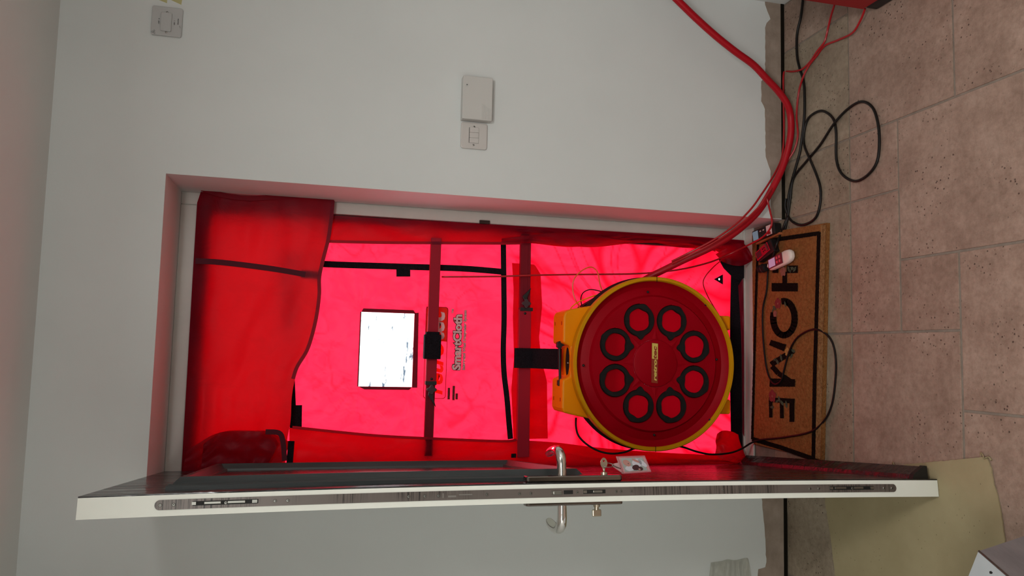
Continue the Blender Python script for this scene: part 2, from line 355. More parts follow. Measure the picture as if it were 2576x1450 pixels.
def poly_at(pl, t):                     # point on a 2D polyline by arc length
    if len(pl) == 1: return Vector(pl[0])
    d = [0]
    for a, b in zip(pl, pl[1:]): d.append(d[-1] + math.dist(a, b))
    x = t * d[-1]
    for i in range(len(pl) - 1):
        if x <= d[i + 1] or i == len(pl) - 2:
            w = (x - d[i]) / max(d[i + 1] - d[i], 1e-9); w = min(max(w, 0), 1)
            return Vector(pl[i]) * (1 - w) + Vector(pl[i + 1]) * w
def sm2(pl): return [tuple(p)[:2] for p in spline([(x, y, 0) for x, y in pl], 6)]
def coons(A, Bt, C, D, nu, nv, yfn):    # A: u at v=0, Bt: u at v=1, C: v at u=0, D: v at u=1 (photo outlines of a hanging cloth on its real plane)
    b = B(); p00, p10, p01, p11 = Vector(A[0]), Vector(A[-1]), Vector(Bt[0]), Vector(Bt[-1])
    def fn(u, v):
        a = poly_at(A, u); bb = poly_at(Bt, u); c = poly_at(C, v); d = poly_at(D, v)
        q = a * (1 - v) + bb * v + c * (1 - u) + d * u - (p00 * (1 - u) * (1 - v) + p10 * u * (1 - v) + p01 * (1 - u) * v + p11 * u * v)
        y = yfn(u, v); return at(q.x, q.y, 'y', y)
    return b.grid(nu, nv, fn)
def text_mesh(body, origin, ux, uy, w, h, ext=0.0005, shear=0.0, offset=0.0, sx=None):
    cu = bpy.data.curves.new('t', 'FONT'); cu.body = body; cu.size = 1; cu.shear = shear; cu.offset = offset; cu.resolution_u = 3
    o = bpy.data.objects.new('t', cu); COL.objects.link(o)
    bpy.context.view_layer.update()
    me = bpy.data.meshes.new_from_object(o.evaluated_get(bpy.context.evaluated_depsgraph_get()))
    xs = [v.co.x for v in me.vertices]; ys = [v.co.y for v in me.vertices]
    x0, x1, y0, y1 = min(xs), max(xs), min(ys), max(ys)
    ux = Vector(ux); uy = Vector(uy); nn = ux.cross(uy); b = B(); origin = Vector(origin)
    vs = [origin + ux * ((v.co.x - x0) / (x1 - x0) * w) + uy * ((v.co.y - y0) / (y1 - y0) * h) + nn * ext for v in me.vertices]
    fs = [tuple(p.vertices) for p in me.polygons]; b.add(vs, fs)
    bpy.data.objects.remove(o); bpy.data.meshes.remove(me); bpy.data.curves.remove(cu)
    return b
def rrect(cx, cz, w, h, r, n=5):
    out = []
    for qx, qz, a0 in ((1, 1, 0), (-1, 1, PI / 2), (-1, -1, PI), (1, -1, 1.5 * PI)):
        for k in range(n + 1):
            a = a0 + PI / 2 * k / n
            out.append((cx + qx * (w / 2 - r) + r * math.cos(a), cz + qz * (h / 2 - r) + r * math.sin(a)))
    return out
def nz(x, y, z=0.0): return noise.noise(Vector((x, y, z)))

# ------------------------------------------------------------------ the room
HC = 2.3433; ZL = 2.0359; DR = 0.2571
XL, XR, YB = -1.55, 0.792, -6.5
b = B(); O1, O0 = 0.0, -0.95; TW = 0.36
# front wall with its door opening and reveals (solid, 36 cm)
for x0, x1, z0, z1 in ((XL, O0, 0, HC), (O1, XR, 0, HC), (O0, O1, ZL, HC)):
    b.box(((x0 + x1) / 2, TW / 2, (z0 + z1) / 2 - (0.03 if z0 == 0 else 0)), (x1 - x0, TW, z1 - z0 + (0.06 if z0 == 0 else 0)))
struct('wall_front', (-0.4, 0, 0), b, M['paint'])
struct('wall_right', (XR, -1.5, 0), B().box((XR + 0.05, (YB + TW) / 2 - 0.0, HC / 2), (0.1, -YB + TW, HC + 0.1)), M['paint'])
struct('wall_left', (XL, -1.5, 0), B().box((XL - 0.05, (YB + TW) / 2, HC / 2), (0.1, -YB + TW, HC + 0.1)), M['paint'])
struct('wall_back', (0, YB, 0), B().box(((XL + XR) / 2, YB - 0.05, HC / 2), (XR - XL + 0.2, 0.1, HC)), M['paint'])
struct('ceiling', (0, -1.5, HC), B().box(((XL + XR) / 2, (YB + TW) / 2, HC + 0.04), (XR - XL + 0.2, TW - YB + 0.2, 0.08)), M['ceil'])
# bare plaster strip where the skirting board is missing, with torn paint edge
def plaster(name, pts_px, x_end, x_start):
    top = [at(px, py, 'y', 0.0) for px, py in pts_px]
    pl = [Vector((x_start, 0, 0.012)), Vector((x_start, 0, top[0].z))] + [Vector((p.x, 0, p.z)) for p in top] + [Vector((x_end, 0, top[-1].z)), Vector((x_end, 0, 0.012))]
    out = [pl[0]]
    for i in range(1, len(pl) - 2):
        a, c = pl[i], pl[i + 1]; n = max(1, int((c - a).length / 0.012))
        for k in range(n):
            q = a.lerp(c, k / n); q.z += 0.0035 * nz(q.x * 60, 3, i); out.append(q)
    out += pl[-2:]
    out = [Vector((p.x, -0.0012, p.z)) for p in out]
    return struct(name, ((x_start + x_end) / 2, 0, 0), B().prism(out, (0, 0.0014, 0)), M['plaster'])
plaster('baseboard_right', [(1925, 12), (1931, 30), (1938, 48), (1928, 58), (1925, 70), (1925, 195), (1915, 205), (1915, 255), (1924, 275), (1926, 395), (1938, 430)], 0.002, XR)
plaster('baseboard_left', [(1912, 1230), (1917, 1262), (1924, 1340), (1928, 1415), (1925, 1428), (1908, 1433), (1906, 1450)], XL, O0)
b = B(); b.box(((O1 + XR) / 2, -0.001, 0.006), (XR - O1, 0.004, 0.013)); struct('joint_shade_1', (0.4, 0, 0), b, M['gap'])  # dark strip standing in for shade in the open wall joint
b = B(); b.box(((XL + O0) / 2, -0.001, 0.006), (O0 - XL, 0.004, 0.013)); struct('joint_shade_2', (-1.2, 0, 0), b, M['gap'])  # same painted joint shade, hinge side

# floor: screed with separate travertine tiles laid in a random-length bond
fl = struct('floor', (0, -1.5, 0), B().box(((XL + XR) / 2, (YB + TW) / 2, -0.0075), (XR - XL, TW - YB, 0.01)), M['grout'])
GX, GY = 0.2035, 0.2045
occ = {}
rects = []
def put(i0, i1, j0, j1, m):
    for i in range(i0, i1):
        for j in range(j0, j1):
            if (i, j) in occ: return False
    for i in range(i0, i1):
        for j in range(j0, j1): occ[(i, j)] = 1
    rects.append((i0, i1, j0, j1, m)); return True
# columns counted to the left from x = 0.2, rows counted towards the camera from y = -0.345
G = [(-2, 0, -2, 0, 1), (0, 1, -2, 0, 1), (1, 3, -2, 0, 1), (3, 5, -2, 0, 1), (5, 7, -2, 0, 1), (-3, 0, 0, 2, 0), (0, 1, 0, 1, 0), (1, 3, 0, 1, 0), (0, 2, 1, 3, 0),
     (2, 3, 1, 2, 0), (3, 5, 0, 2, 0), (2, 4, 2, 4, 0), (4, 6, 2, 4, 0), (-3, 0, 2, 4, 0), (-3, 0, -3, -2, 1), (0, 3, -3, -2, 1), (3, 6, -3, -2, 1), (5, 7, 0, 2, 1), (7, 9, -2, 1, 1)]
for g in G: put(*g)
for j in range(-3, 15):
    for i in range(-3, 9):
        if (i, j) in occ: continue
        for w, h in random.sample([(2, 2), (2, 3), (2, 1), (1, 2)], 4) + [(1, 1)]:
            if i + w <= 9 and j + h <= 15 and put(i, i + w, j, j + h, 0): break
for i0, i1, j0, j1, mm in rects:
    x1 = min(0.2 - GX * i0, XR - 0.004); x0 = max(0.2 - GX * i1, XL + 0.004)
    y1 = min(-0.345 - GY * j0, 0.262 if -0.95 < (x0 + x1) / 2 < 0 else 0.0); y0 = max(-0.345 - GY * j1, YB)
    if x1 - x0 < 0.03 or y1 - y0 < 0.03: continue
    if y1 > 0.0 and (x1 > 0.0 or x0 < -0.95): y1 = -0.002
    g = 0.0032; z = random.uniform(-0.0006, 0.0004)
    bb = B().box(((x0 + x1) / 2, (y0 + y1) / 2, -0.0021 + z / 2), (x1 - x0 - 2 * g, y1 - y0 - 2 * g, 0.0042 + z))
    mk('tile', bb, M['tilegrey'] if mm else M['tile'], fl, bevel=0.0012, loc=((x0 + x1) / 2, (y0 + y1) / 2, 0))

# outside: paving in front of the house
mk_o = struct('floor_outside', (0, 3, 0), B().box((0, 20.36 + 0.02, -0.06), (60, 40, 0.08)), M['ground'])

# white door frame
b = B(); D0, D1 = DR, 0.335
FX0, FX1, FZ = -0.91, -0.041, 1.985
fr = struct('trim_3', (-0.475, DR, 0))
for nm, c, s in (('frame_jamb', ((O1 + FX1) / 2, (D0 + D1) / 2, ZL / 2), (O1 - FX1, D1 - D0, ZL)), ('frame_jamb', ((O0 + FX0) / 2, (D0 + D1) / 2, ZL / 2), (FX0 - O0, D1 - D0, ZL)),
                 ('frame_head', ((FX0 + FX1) / 2, (D0 + D1) / 2, (FZ + ZL) / 2), (FX1 - FX0, D1 - D0, ZL - FZ))):
    mk(nm, B().box(c, s), M['frame'], fr, bevel=0.003)
sl = struct('trim_4', (-0.475, 0.25, 0))
mk('sill_rail', B().box(((O0 + O1) / 2, 0.262, 0.006), (O1 - O0, 0.026, 0.014)), M['frame'], sl, bevel=0.003)
mk('sill_rail', B().box(((O0 + O1) / 2, 0.222, 0.003), (O1 - O0, 0.052, 0.008)), M['frame'], sl, bevel=0.002)
mk('sill_rail', B().box(((FX0 + FX1) / 2, 0.305, 0.006), (FX1 - FX0, 0.06, 0.012)), M['frame'], sl, bevel=0.002)
mk('keep_plate', B().box((FX1 + 0.004, 0.252, 1.035), (0.012, 0.012, 0.036)), M['rail'], fr)

# ------------------------------------------------------------------ the open door leaf
dr = struct('door_1', (-0.84, -0.2, 0))
T = 0.0443; LW = 0.90; Z0, Z1 = 0.006, 2.0286
def leaf(b): return b.map(lambda p: leafpt(p.x, p.y, p.z))
def lbox(s0, s1, n0, n1, z0, z1, nzv=None):
    return B().box(((s0 + s1) / 2, (n0 + n1) / 2, (z0 + z1) / 2), (s1 - s0, n1 - n0, z1 - z0), n=(1, 1, nzv or max(1, int((z1 - z0) / 0.08))))
b = lbox(0.0008, LW, -0.003, 0.0, Z0, Z1); mk('outer_skin', leaf(b), M['leafdark'], dr, label='dark grey woodgrain outer face')
b = lbox(0.0, LW, -T, -0.003, Z0, Z1); mk('leaf', leaf(b), M['doorwhite'], dr, label='white door edge and inner face')
# raised glazing moulding
def moulding(sA, sB, zA, zB):
    prof = [(0, 0.0), (0, 0.008), (0.006, 0.012), (0.012, 0.012), (0.016, 0.017), (0.024, 0.026), (0.036, 0.026), (0.046, 0.012), (0.054, 0.012), (0.058, 0.0)]
    b = B(); vs = []; N_ = 24
    corners = [(sA, zA, 1, 1), (sB, zA, -1, 1), (sB, zB, -1, -1), (sA, zB, 1, -1)]
    ring = []
    for k in range(4):
        s0, z0, a0, c0 = corners[k]; s1, z1, a1, c1 = corners[(k + 1) % 4]
        nn = N_ if k % 2 == 1 else 6
        for i in range(nn):
            t = i / nn
            ring.append([(s0 + a0 * d) * (1 - t) + (s1 + a1 * d) * t for d, h in prof] and [((s0 + a0 * d) * (1 - t) + (s1 + a1 * d) * t, h, (z0 + c0 * d) * (1 - t) + (z1 + c1 * d) * t) for d, h in prof])
    P = len(prof); vs = [Vector(p) for r in ring for p in r]; n = len(ring)
    fs = [(i * P + k, i * P + k + 1, ((i + 1) % n) * P + k + 1, ((i + 1) % n) * P + k) for i in range(n) for k in range(P - 1)]
    return b.add(vs, fs)
mk('glazing_moulding', leaf(moulding(0.085, 0.80, 0.935, 1.885)), M['mould'], dr)
mk('glazing_panel', leaf(lbox(0.14, 0.745, 0.0, 0.006, 0.99, 1.83)), M['leafdark'], dr)
# drip bar at the foot with black end cap
prof = [(0.0, 0.022), (0.030, 0.022), (0.031, 0.030), (0.010, 0.062), (0.0, 0.066)]
b = B(); n_ = len(prof)
for s0, s1, nm, mm in ((0.028, LW - 0.02, 'drip_bar', M['leafdark']), (0.014, 0.028, 'end_cap', M['blackpl'])):
    k = 1.0 if nm == 'drip_bar' else 1.08
    bb = B().prism([(s0, n * k, 0.03 + (z - 0.03) * k) for n, z in prof], (s1 - s0, 0, 0)); mk(nm, leaf(bb), mm, dr)
# lock strip on the edge
NC = -0.0222; HW = 0.0098; zA, zB = 0.135, 1.888
def estrip(w, z0, z1, s0, s1, rnd):
    o = []
    for k in range(9): a = PI * k / 8; o.append((NC + w * math.cos(a), z1 - w + w * math.sin(a)) if rnd else None)
    for k in range(9): a = PI + PI * k / 8; o.append((NC + w * math.cos(a), z0 + w + w * math.sin(a)) if rnd else None)
    up = [p for p in o if p]
    # subdivide the long sides so the strip follows the bow
    a = up[8]; c = up[9]; left = [(a[0], a[1] + (c[1] - a[1]) * t / 24) for t in range(1, 24)]
    a2 = up[17]; c2 = up[0]; right = [(a2[0], a2[1] + (c2[1] - a2[1]) * t / 24) for t in range(1, 24)]
    pts = up[:9] + left + up[9:] + right
    # quads row by row
    b = B(); N_ = 60; vs = []
    for i in range(N_ + 1):
        e_ = w * 1.0; M8 = 10
        z = z0 + e_ * (1 - math.cos(PI / 2 * i / M8)) if i < M8 else (z1 - e_ * (1 - math.cos(PI / 2 * (N_ - i) / M8)) if i > N_ - M8 else z0 + e_ + (z1 - z0 - 2 * e_) * (i - M8) / (N_ - 2 * M8))
        d = min(z - z0, z1 - z); ww = w if d >= w else math.sqrt(max(w * w - (w - d) ** 2, 1e-8))
        vs += [(s0, NC - ww, z), (s0, NC + ww, z), (s1, NC + ww, z), (s1, NC - ww, z)]
    fs = []
    for i in range(N_):
        for k in range(4): fs.append((i * 4 + k, i * 4 + (k + 1) % 4, (i + 1) * 4 + (k + 1) % 4, (i + 1) * 4 + k))
    return b.add(vs, fs)
zs = estrip(HW, zA, zB, -0.0016, 0.0006, True)
ls = mk('lock_strip', leaf(zs), M['strip'], dr)
for z0, z1 in ((1.690, 1.8165), (1.006, 1.028), (0.927, 0.981), (0.203, 0.331)):
    mk('bolt_slot', leaf(lbox(-0.0022, -0.001, NC - 0.0035, NC + 0.005, z0, z1, 3)), M['slot'], ls)
for z0, z1 in ((1.762, 1.795), (1.715, 1.750), (0.935, 0.958), (0.285, 0.318), (0.235, 0.262)):
    bb = B().box((-0.003, NC + 0.001, (z0 + z1) / 2), (0.004, 0.0052, z1 - z0)); mk('hook_bolt', leaf(bb), M['steel'], ls, bevel=0.001)
mk('latch_bolt', leaf(B().box((-0.003, NC, 1.043), (0.004, 0.0085, 0.022))), M['steel'], ls, bevel=0.002)
for z0, z1 in ((1.05, 1.056), (1.812, 1.816), (1.694, 1.70), (0.975, 0.979), (0.206, 0.212), (0.325, 0.329)):
    mk('slide', leaf(B().box((-0.003, NC + 0.001, (z0 + z1) / 2), (0.003, 0.006, (z1 - z0) + 0.004))), M['steel'], ls)
for z in (1.8774, 1.8522, 1.7533, 1.6568, 1.6315, 1.3801, 1.345, 1.1316, 1.1056, 0.9951, 0.8999, 0.8881, 0.8623, 0.6262, 0.3871, 0.3623, 0.2659, 0.1719, 0.148, 1.2065, 1.315):
    bb = B().lathe([(0.0001, -0.0032), (0.0026, -0.0030), (0.0036, -0.0016)], (0, NC, z), axis='x', seg=12)
    so = mk('screw', leaf(bb), M['steel'], ls)
    mk('screw_recess', leaf(B().box((-0.0033, NC, z), (0.0005, 0.0008, 0.0028)).box((-0.0033, NC, z), (0.0005, 0.0028, 0.0008))), M['slot'], so)
# engraved lock maker's mark, too small to read
mk('stamp', leaf(B().box((-0.0019, NC, 1.305), (0.0004, 0.010, 0.002)).box((-0.0019, NC - 0.002, 1.285), (0.0004, 0.004, 0.018)).box((-0.0019, NC + 0.001, 1.255), (0.0004, 0.0025, 0.03))), M['screw'], ls)
# handles: backplate, lever, cylinder on both faces
def backplate(n0, n1):
    b = B(); pts = rrect(0.0375, 0.992, 0.034, 0.236, 0.008); return b.prism([(s, n0, z) for s, z in pts], (0, n1 - n0, 0))
for sg, n0, nm in ((1, 0.0, 'outside'), (-1, -T, 'inside')):
    th = 0.014 if sg > 0 else 0.009
    bp_ = mk('backplate', leaf(backplate(n0, n0 + sg * th)), M['darkchrome'], dr, bevel=0.003, label='polished chrome backplate')
    L_ = [(0.040, th - 0.002, 1.019), (0.040, th + 0.016, 1.019), (0.040, th + 0.032, 1.0195), (0.044, th + 0.045, 1.020), (0.055, th + 0.054, 1.021), (0.072, th + 0.057, 1.022), (0.10, th + 0.056, 1.021), (0.135, th + 0.050, 1.019), (0.150, th + 0.046, 1.018)]
    pts = spline([(s, n0 + sg * n, z) for s, n, z in L_], 5)
    n_ = len(pts); rr = [0.0108 + 0.0012 * math.sin(PI * i / (n_ - 1)) - (0.004 * max(0, (i - n_ * 0.8) / (n_ * 0.2))) for i in range(n_)]
    bb = B().tube(pts, rr, 16); mk('lever', leaf(bb), M['chrome'], dr, smooth='auto')
    cyl = B().lathe([(0.0001, 0.006), (0.0075, 0.006), (0.0085, 0.0)], (0, 0, 0), axis='y', seg=20, caps=False).map(lambda p: Vector((0.040 + p.x, n0 + sg * (th + p.y), 0.9135 + p.z + (0 if sg > 0 else 0.02))))
    mk('lock_cylinder', leaf(cyl), M['brass'], dr, smooth='auto')
bb = B().lathe([(0.0055, 0.0), (0.0055, 0.014), (0.0065, 0.015)], (0.040, -T - 0.009, 0.934), axis='y', seg=16).map(lambda p: Vector((p.x, -2 * T + 0.0443 * 1 - 0.0 - (p.y + T + 0.0) + 0.0, p.z)))
tt = B().tube([(0.040, -T - 0.008, 0.934), (0.040, -T - 0.022, 0.934)], 0.0055, 14)
tk = mk('thumb_turn', leaf(tt), M['brass'], dr, smooth='auto')
mk('turn_grip', leaf(B().box((0.040, -T - 0.029, 0.934), (0.007, 0.016, 0.022))), M['brass'], tk, bevel=0.002)

# key in the lock, with split ring and photo fob hanging from it
kx = leafpt(0.04, 0.02, 0.9135)
key = thing('door_key', kx, 'nickel house key in the outside lock, a clear picture fob on its ring', 'key')
def en(px, py, s=0.045): return eat(px, py, s)
shaft = B().tube([leafpt(0.04, 0.019, 0.9135), leafpt(0.04, 0.030, 0.9135)], 0.0032, 12)
kc = leafpt(0.04, 0.0405, 0.9135)
bow_ = []
for k in range(28):
    a = 2 * PI * k / 28; bow_.append((0.0115 * math.cos(a) * (1.0 + 0.12 * math.cos(2 * a)), 0.0088 * math.sin(a)))
hole = [(0.005 + 0.0022 * math.cos(2 * PI * k / 28), 0.0022 * math.sin(2 * PI * k / 28)) for k in range(28)]
bb = B(); vs = []
for sgn in (-0.001, 0.001):
    vs += [kc + LN * p[0] + Vector((0, 0, p[1])) + LD * sgn for p in bow_] + [kc + LN * p[0] + Vector((0, 0, p[1])) + LD * sgn for p in hole]
fs = []
for k in range(28):
    j = (k + 1) % 28
    fs += [(k, j, 28 + j, 28 + k), (56 + k, 84 + k, 84 + j, 56 + j), (k, 56 + k, 56 + j, j), (28 + k, 28 + j, 84 + j, 84 + k)]
bb.add(vs, fs); mk('key_bow', bb, M['brass'], key); mk('key_shaft', shaft, M['brass'], key, smooth=True)
rc = (en(1516, 1171, 0.04) + en(1543, 1171, 0.04)) / 2; rl = (en(1543, 1171, 0.04) - en(1516, 1171, 0.04)) / 2
rw = (en(1530, 1166, 0.04) - en(1530, 1176, 0.04)) / 2 + LD * 0.006
mk('split_ring', B().tube([rc + rl * math.cos(a) + rw * math.sin(a) for a in [2 * PI * k / 30 for k in range(31)]], 0.0009, 8), M['steel'], key, smooth=True)
l0 = en(1540, 1171, 0.04); l1 = en(1562, 1180, 0.045)
mk('link', B().tube(spline([l0, (l0 + l1) / 2 + Vector((0, 0, 0.001)), l1], 5), 0.0012, 8), M['steel'], key, smooth=True)
Q = [en(1551, 1149), en(1622, 1147), en(1639, 1188), en(1566, 1193)]
def quad_in(Q, u, v): return (Q[0] * (1 - u) + Q[1] * u) * (1 - v) + (Q[3] * (1 - u) + Q[2] * u) * v
def inq(Q, m_, d=0.0): return [quad_in(Q, u, v) - LD * d for u, v in ((m_, m_), (1 - m_, m_), (1 - m_, 1 - m_), (m_, 1 - m_))]
ear = [quad_in(Q, 0, 0.35), en(1541, 1168), en(1541, 1174), quad_in(Q, 0, 0.95)]
fob = mk('photo_fob', B().prism(Q, LD * 0.006).prism(ear, LD * 0.005), M['acrylic'], key, bevel=0.001, label='clear acrylic fob case')
_rim = [quad_in(Q, u, v) - LD * 0.001 for u, v in ((0.02, 0.02), (0.98, 0.02), (0.98, 0.98), (0.02, 0.98), (0.02, 0.02))]
for _k in range(4): mk('fob_edge', B().tube([_rim[_k], _rim[_k + 1]], 0.0011, 8), M['fobedge'], fob)
mk('picture', B().prism(inq(Q, 0.11, 0.0006), LD * 0.0004), M['photogrey'], fob, label='small colour photo of a baby in white')
def blob(cu, cv, ru, rv, rot=0, n=14, d=0.001, jit=0.12):
    pts = []
    for k in range(n):
        a = 2 * PI * k / n; r = 1 + jit * nz(math.cos(a) * 2 + cu * 9, math.sin(a) * 2, cv * 7)
        x = ru * r * math.cos(a); y = rv * r * math.sin(a); pts.append(quad_in(Q, cu + x * math.cos(rot) - y * math.sin(rot), cv + x * math.sin(rot) + y * math.cos(rot)) - LD * d)
    return B().prism(pts, LD * 0.0002)
for nm, m_, args in (('print_patch', 'photowhite', (0.30, 0.72, 0.15, 0.15)), ('print_patch', 'photowhite', (0.62, 0.42, 0.17, 0.26, 0.3)), ('print_patch', 'photowhite', (0.80, 0.45, 0.10, 0.25, -0.4)),
                     ('print_patch', 'skin', (0.27, 0.40, 0.12, 0.20, -0.2, 14, 0.0013)), ('print_patch', 'photobrown', (0.52, 0.68, 0.12, 0.17, 0.4, 14, 0.0014)), ('print_patch', 'photobrown', (0.65, 0.76, 0.10, 0.12, 0.2, 14, 0.0015)),
                     ('print_patch', 'skin', (0.60, 0.28, 0.06, 0.16, -0.7, 12, 0.0016)), ('print_patch', 'skin', (0.62, 0.80, 0.035, 0.06, 0, 10, 0.0017)), ('print_patch', 'photobrown', (0.31, 0.43, 0.015, 0.03, 0, 8, 0.0018))):
    mk(nm, blob(*args), M[m_], fob)

# ------------------------------------------------------------------ red blower-door panel in the frame
YC = 0.295        # cloth plane
panel = thing('door_fan_panel', (-0.475, 0.27, 0.013), 'large red fabric panel on an aluminium frame closing the doorway', 'fabric panel')
# rails
for nm, c, s in (('side_rail', (FX1 - 0.020, 0.268, 1.0), (0.036, 0.024, 1.94)), ('side_rail', (FX0 + 0.020, 0.268, 1.0), (0.036, 0.024, 1.94)),
                 ('top_rail', (-0.4755, 0.266, 1.958), (0.86, 0.028, 0.052)), ('bottom_rail', (-0.4755, 0.268, 0.030), (0.86, 0.024, 0.030))):
    mk(nm, B().box(c, s), M['rail'], panel, bevel=0.003)
FC = Vector((-0.5185, 0.0, 0.4966)); FR = 0.289
# main cloth: grid lines pass through the window edges; open behind the fan and at the pressure port
_a = at(1036, 972, 'y', YC); _b2 = at(906, 785, 'y', YC); WX0, WX1, WZ0, WZ1 = _a.x - 0.003, _b2.x, _a.z, _b2.z - 0.004
pp = at(1808, 703, 'y', YC - 0.004)
def lines(a, b_, step, extra):
    n = int((b_ - a) / step); L_ = [a + (b_ - a) * i / n for i in range(n + 1)]
    for e in extra:
        L_ = [x for x in L_ if abs(x - e) > step * 0.45 or x in (a, b_)]; L_.append(e)
    return sorted(L_)
gx = lines(FX0 - 0.006, FX1 + 0.006, 0.006, [WX0, WX1, pp.x - 0.0045, pp.x + 0.0045]); gz = lines(0.004, 1.992, 0.0065, [WZ0, WZ1, pp.z - 0.0045, pp.z + 0.0045])
def cloth_y(x, z):
    w = 0.004 * nz(x * 5, z * 4, 1) + 0.0022 * nz(x * 16 + z * 5, z * 11, 4)
    d = math.hypot(x - WX0, z - WZ0); w += 0.003 * math.exp(-d * 8) * math.sin(26 * math.atan2(z - WZ0, x - WX0))
    for ex, ez in ((WX1, WZ1), (WX1, WZ0), (WX0, WZ1)):
        d = math.hypot(x - ex, z - ez); w += 0.0018 * math.exp(-d * 9) * math.sin(18 * math.atan2(z - ez, x - ex))
    # gathered folds around the fan
    dx, dz = x - FC.x, z - FC.z; r = math.hypot(dx, dz); a = math.atan2(dz, dx)
    if z < 0.98:
        k = min(1, max(0, (0.98 - z) / 0.15)) * max(0, 1 - max(0, r - 0.3) / 0.45)
        w += 0.011 * k * (math.sin(a * 9 + 2.2 * nz(a * 2, r * 3, 2)) * 0.6 + nz(a * 6, r * 2, 8) * 0.8)
    edge = min(x - FX0, FX1 - x, z - 0.013, 1.985 - z); w *= min(1, max(0, edge / 0.05))
    return YC + w
b = B(); ids = {}
for j, z in enumerate(gz):
    for i, x in enumerate(gx): ids[i, j] = len(b.v); b.v.append(Vector((x, cloth_y(x, z), z)))
for j in range(len(gz) - 1):
    for i in range(len(gx) - 1):
        cx, cz = (gx[i] + gx[i + 1]) / 2, (gz[j] + gz[j + 1]) / 2
        if WX0 < cx < WX1 and WZ0 < cz < WZ1: continue
        if math.hypot(cx - FC.x, cz - FC.z) < 0.19: continue
        if abs(cx - pp.x) < 0.004 and abs(cz - pp.z) < 0.004: continue
        b.f.append((ids[i, j], ids[i + 1, j], ids[i + 1, j + 1], ids[i, j + 1]))
cloth = mk('cloth', b, M['cloth'], panel, smooth=True)
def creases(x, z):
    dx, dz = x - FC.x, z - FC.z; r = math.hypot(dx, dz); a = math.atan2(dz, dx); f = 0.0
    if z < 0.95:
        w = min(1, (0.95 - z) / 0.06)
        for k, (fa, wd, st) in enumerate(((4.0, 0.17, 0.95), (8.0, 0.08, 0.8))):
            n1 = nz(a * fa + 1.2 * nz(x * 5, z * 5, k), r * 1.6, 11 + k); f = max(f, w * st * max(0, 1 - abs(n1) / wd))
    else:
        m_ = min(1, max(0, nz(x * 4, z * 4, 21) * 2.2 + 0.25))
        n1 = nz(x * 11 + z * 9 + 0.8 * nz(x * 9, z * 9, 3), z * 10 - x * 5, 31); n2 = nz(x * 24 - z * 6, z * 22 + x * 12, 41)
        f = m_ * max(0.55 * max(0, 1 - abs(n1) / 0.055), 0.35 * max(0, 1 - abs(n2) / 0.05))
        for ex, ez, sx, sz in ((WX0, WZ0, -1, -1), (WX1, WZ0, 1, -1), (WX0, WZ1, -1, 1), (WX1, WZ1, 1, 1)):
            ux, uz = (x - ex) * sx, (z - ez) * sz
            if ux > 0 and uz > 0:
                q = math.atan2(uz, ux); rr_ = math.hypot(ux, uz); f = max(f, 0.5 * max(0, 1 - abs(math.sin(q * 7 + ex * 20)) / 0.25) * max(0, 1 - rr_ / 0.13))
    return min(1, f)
at_ = cloth.data.attributes.new('fold_shade', 'FLOAT', 'POINT'); bo = cloth.location + panel.location
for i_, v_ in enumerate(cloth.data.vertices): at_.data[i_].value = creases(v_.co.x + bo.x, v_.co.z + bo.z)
# clear window with its hem
win = mk('cloth_window', B().grid(24, 18, lambda u, v: Vector((WX0 - 0.003 + (WX1 - WX0 + 0.006) * u, YC + 0.002 + 0.003 * nz(u * 7, v * 9), WZ0 - 0.003 + (WZ1 - WZ0 + 0.006) * v))), M['clear'], panel, smooth=True, label='clear plastic window glowing with daylight')
def hem(name, quads, m_, parent, y):
    b = B()
    for q in quads: b.prism([Vector((x, y, z)) for x, z in q], (0, 0.0012, 0))
    return mk(name, b, m_, parent)
hw = 0.010
hem('window_hem', [[(WX0 - 0.002, WZ0), (WX0 - 0.002, WZ0 - 0.018), (WX1 + 0.004, WZ0 - 0.014), (WX1 + 0.002, WZ0)], [(WX1, WZ0 - 0.004), (WX1 + 0.012, WZ0 + 0.004), (WX1 + 0.012, WZ1 - 0.006), (WX1, WZ1)],
                   [(WX0, WZ0), (WX0 - 0.010, WZ0 + 0.01), (WX0 - 0.010, WZ1 - 0.02), (WX0, WZ1)], [(WX0, WZ1), (WX0, WZ1 + 0.004), (WX1, WZ1 + 0.004), (WX1, WZ1)]], M['hem'], win, YC - 0.008)
# black hook-and-loop strips on the cloth
def strip(pts_px, w, y, th=0.0015, m_='velcro', name='velcro_strip', parent=panel, horiz=False):
    c = [at(px, py, 'y', y) for px, py in pts_px]
    if len(c) > 2: c = spline(c, 5)
    b = B(); vs = []
    for i, p in enumerate(c):
        t = (c[min(i + 1, len(c) - 1)] - c[max(i - 1, 0)]).normalized(); n_ = Vector((t.z, 0, -t.x)) * (w / 2)
        vs += [p + n_, p - n_, p - n_ + Vector((0, -th, 0)), p + n_ + Vector((0, -th, 0))]
    fs = [(i * 4 + k, i * 4 + (k + 1) % 4, (i + 1) * 4 + (k + 1) % 4, (i + 1) * 4 + k) for i in range(len(c) - 1) for k in range(4)] + [(3, 2, 1, 0), tuple((len(c) - 1) * 4 + k for k in range(4))]
    return mk(name, b.add(vs, fs), M[m_], parent)
YV = YC - 0.011
strip([(700, 656), (820, 665), (1000, 671), (1160, 676), (1262, 684)], 0.0215, YV)
strip([(1266, 605), (1267, 690), (1268, 800), (1266, 880), (1268, 940), (1275, 1000), (1280, 1060), (1284, 1105)], 0.0195, YV - 0.002)
strip([(730, 640), (730, 760), (733, 900), (738, 1030)], 0.017, YV)
strip([(997, 687), (1032, 687)], 0.026, YV - 0.001, name='velcro_tab')
strip([(745, 1020), (744, 1078)], 0.038, YV - 0.001, name='velcro_tab')
strip([(935, 1098), (972, 1101)], 0.014, YV - 0.001, name='velcro_tab')
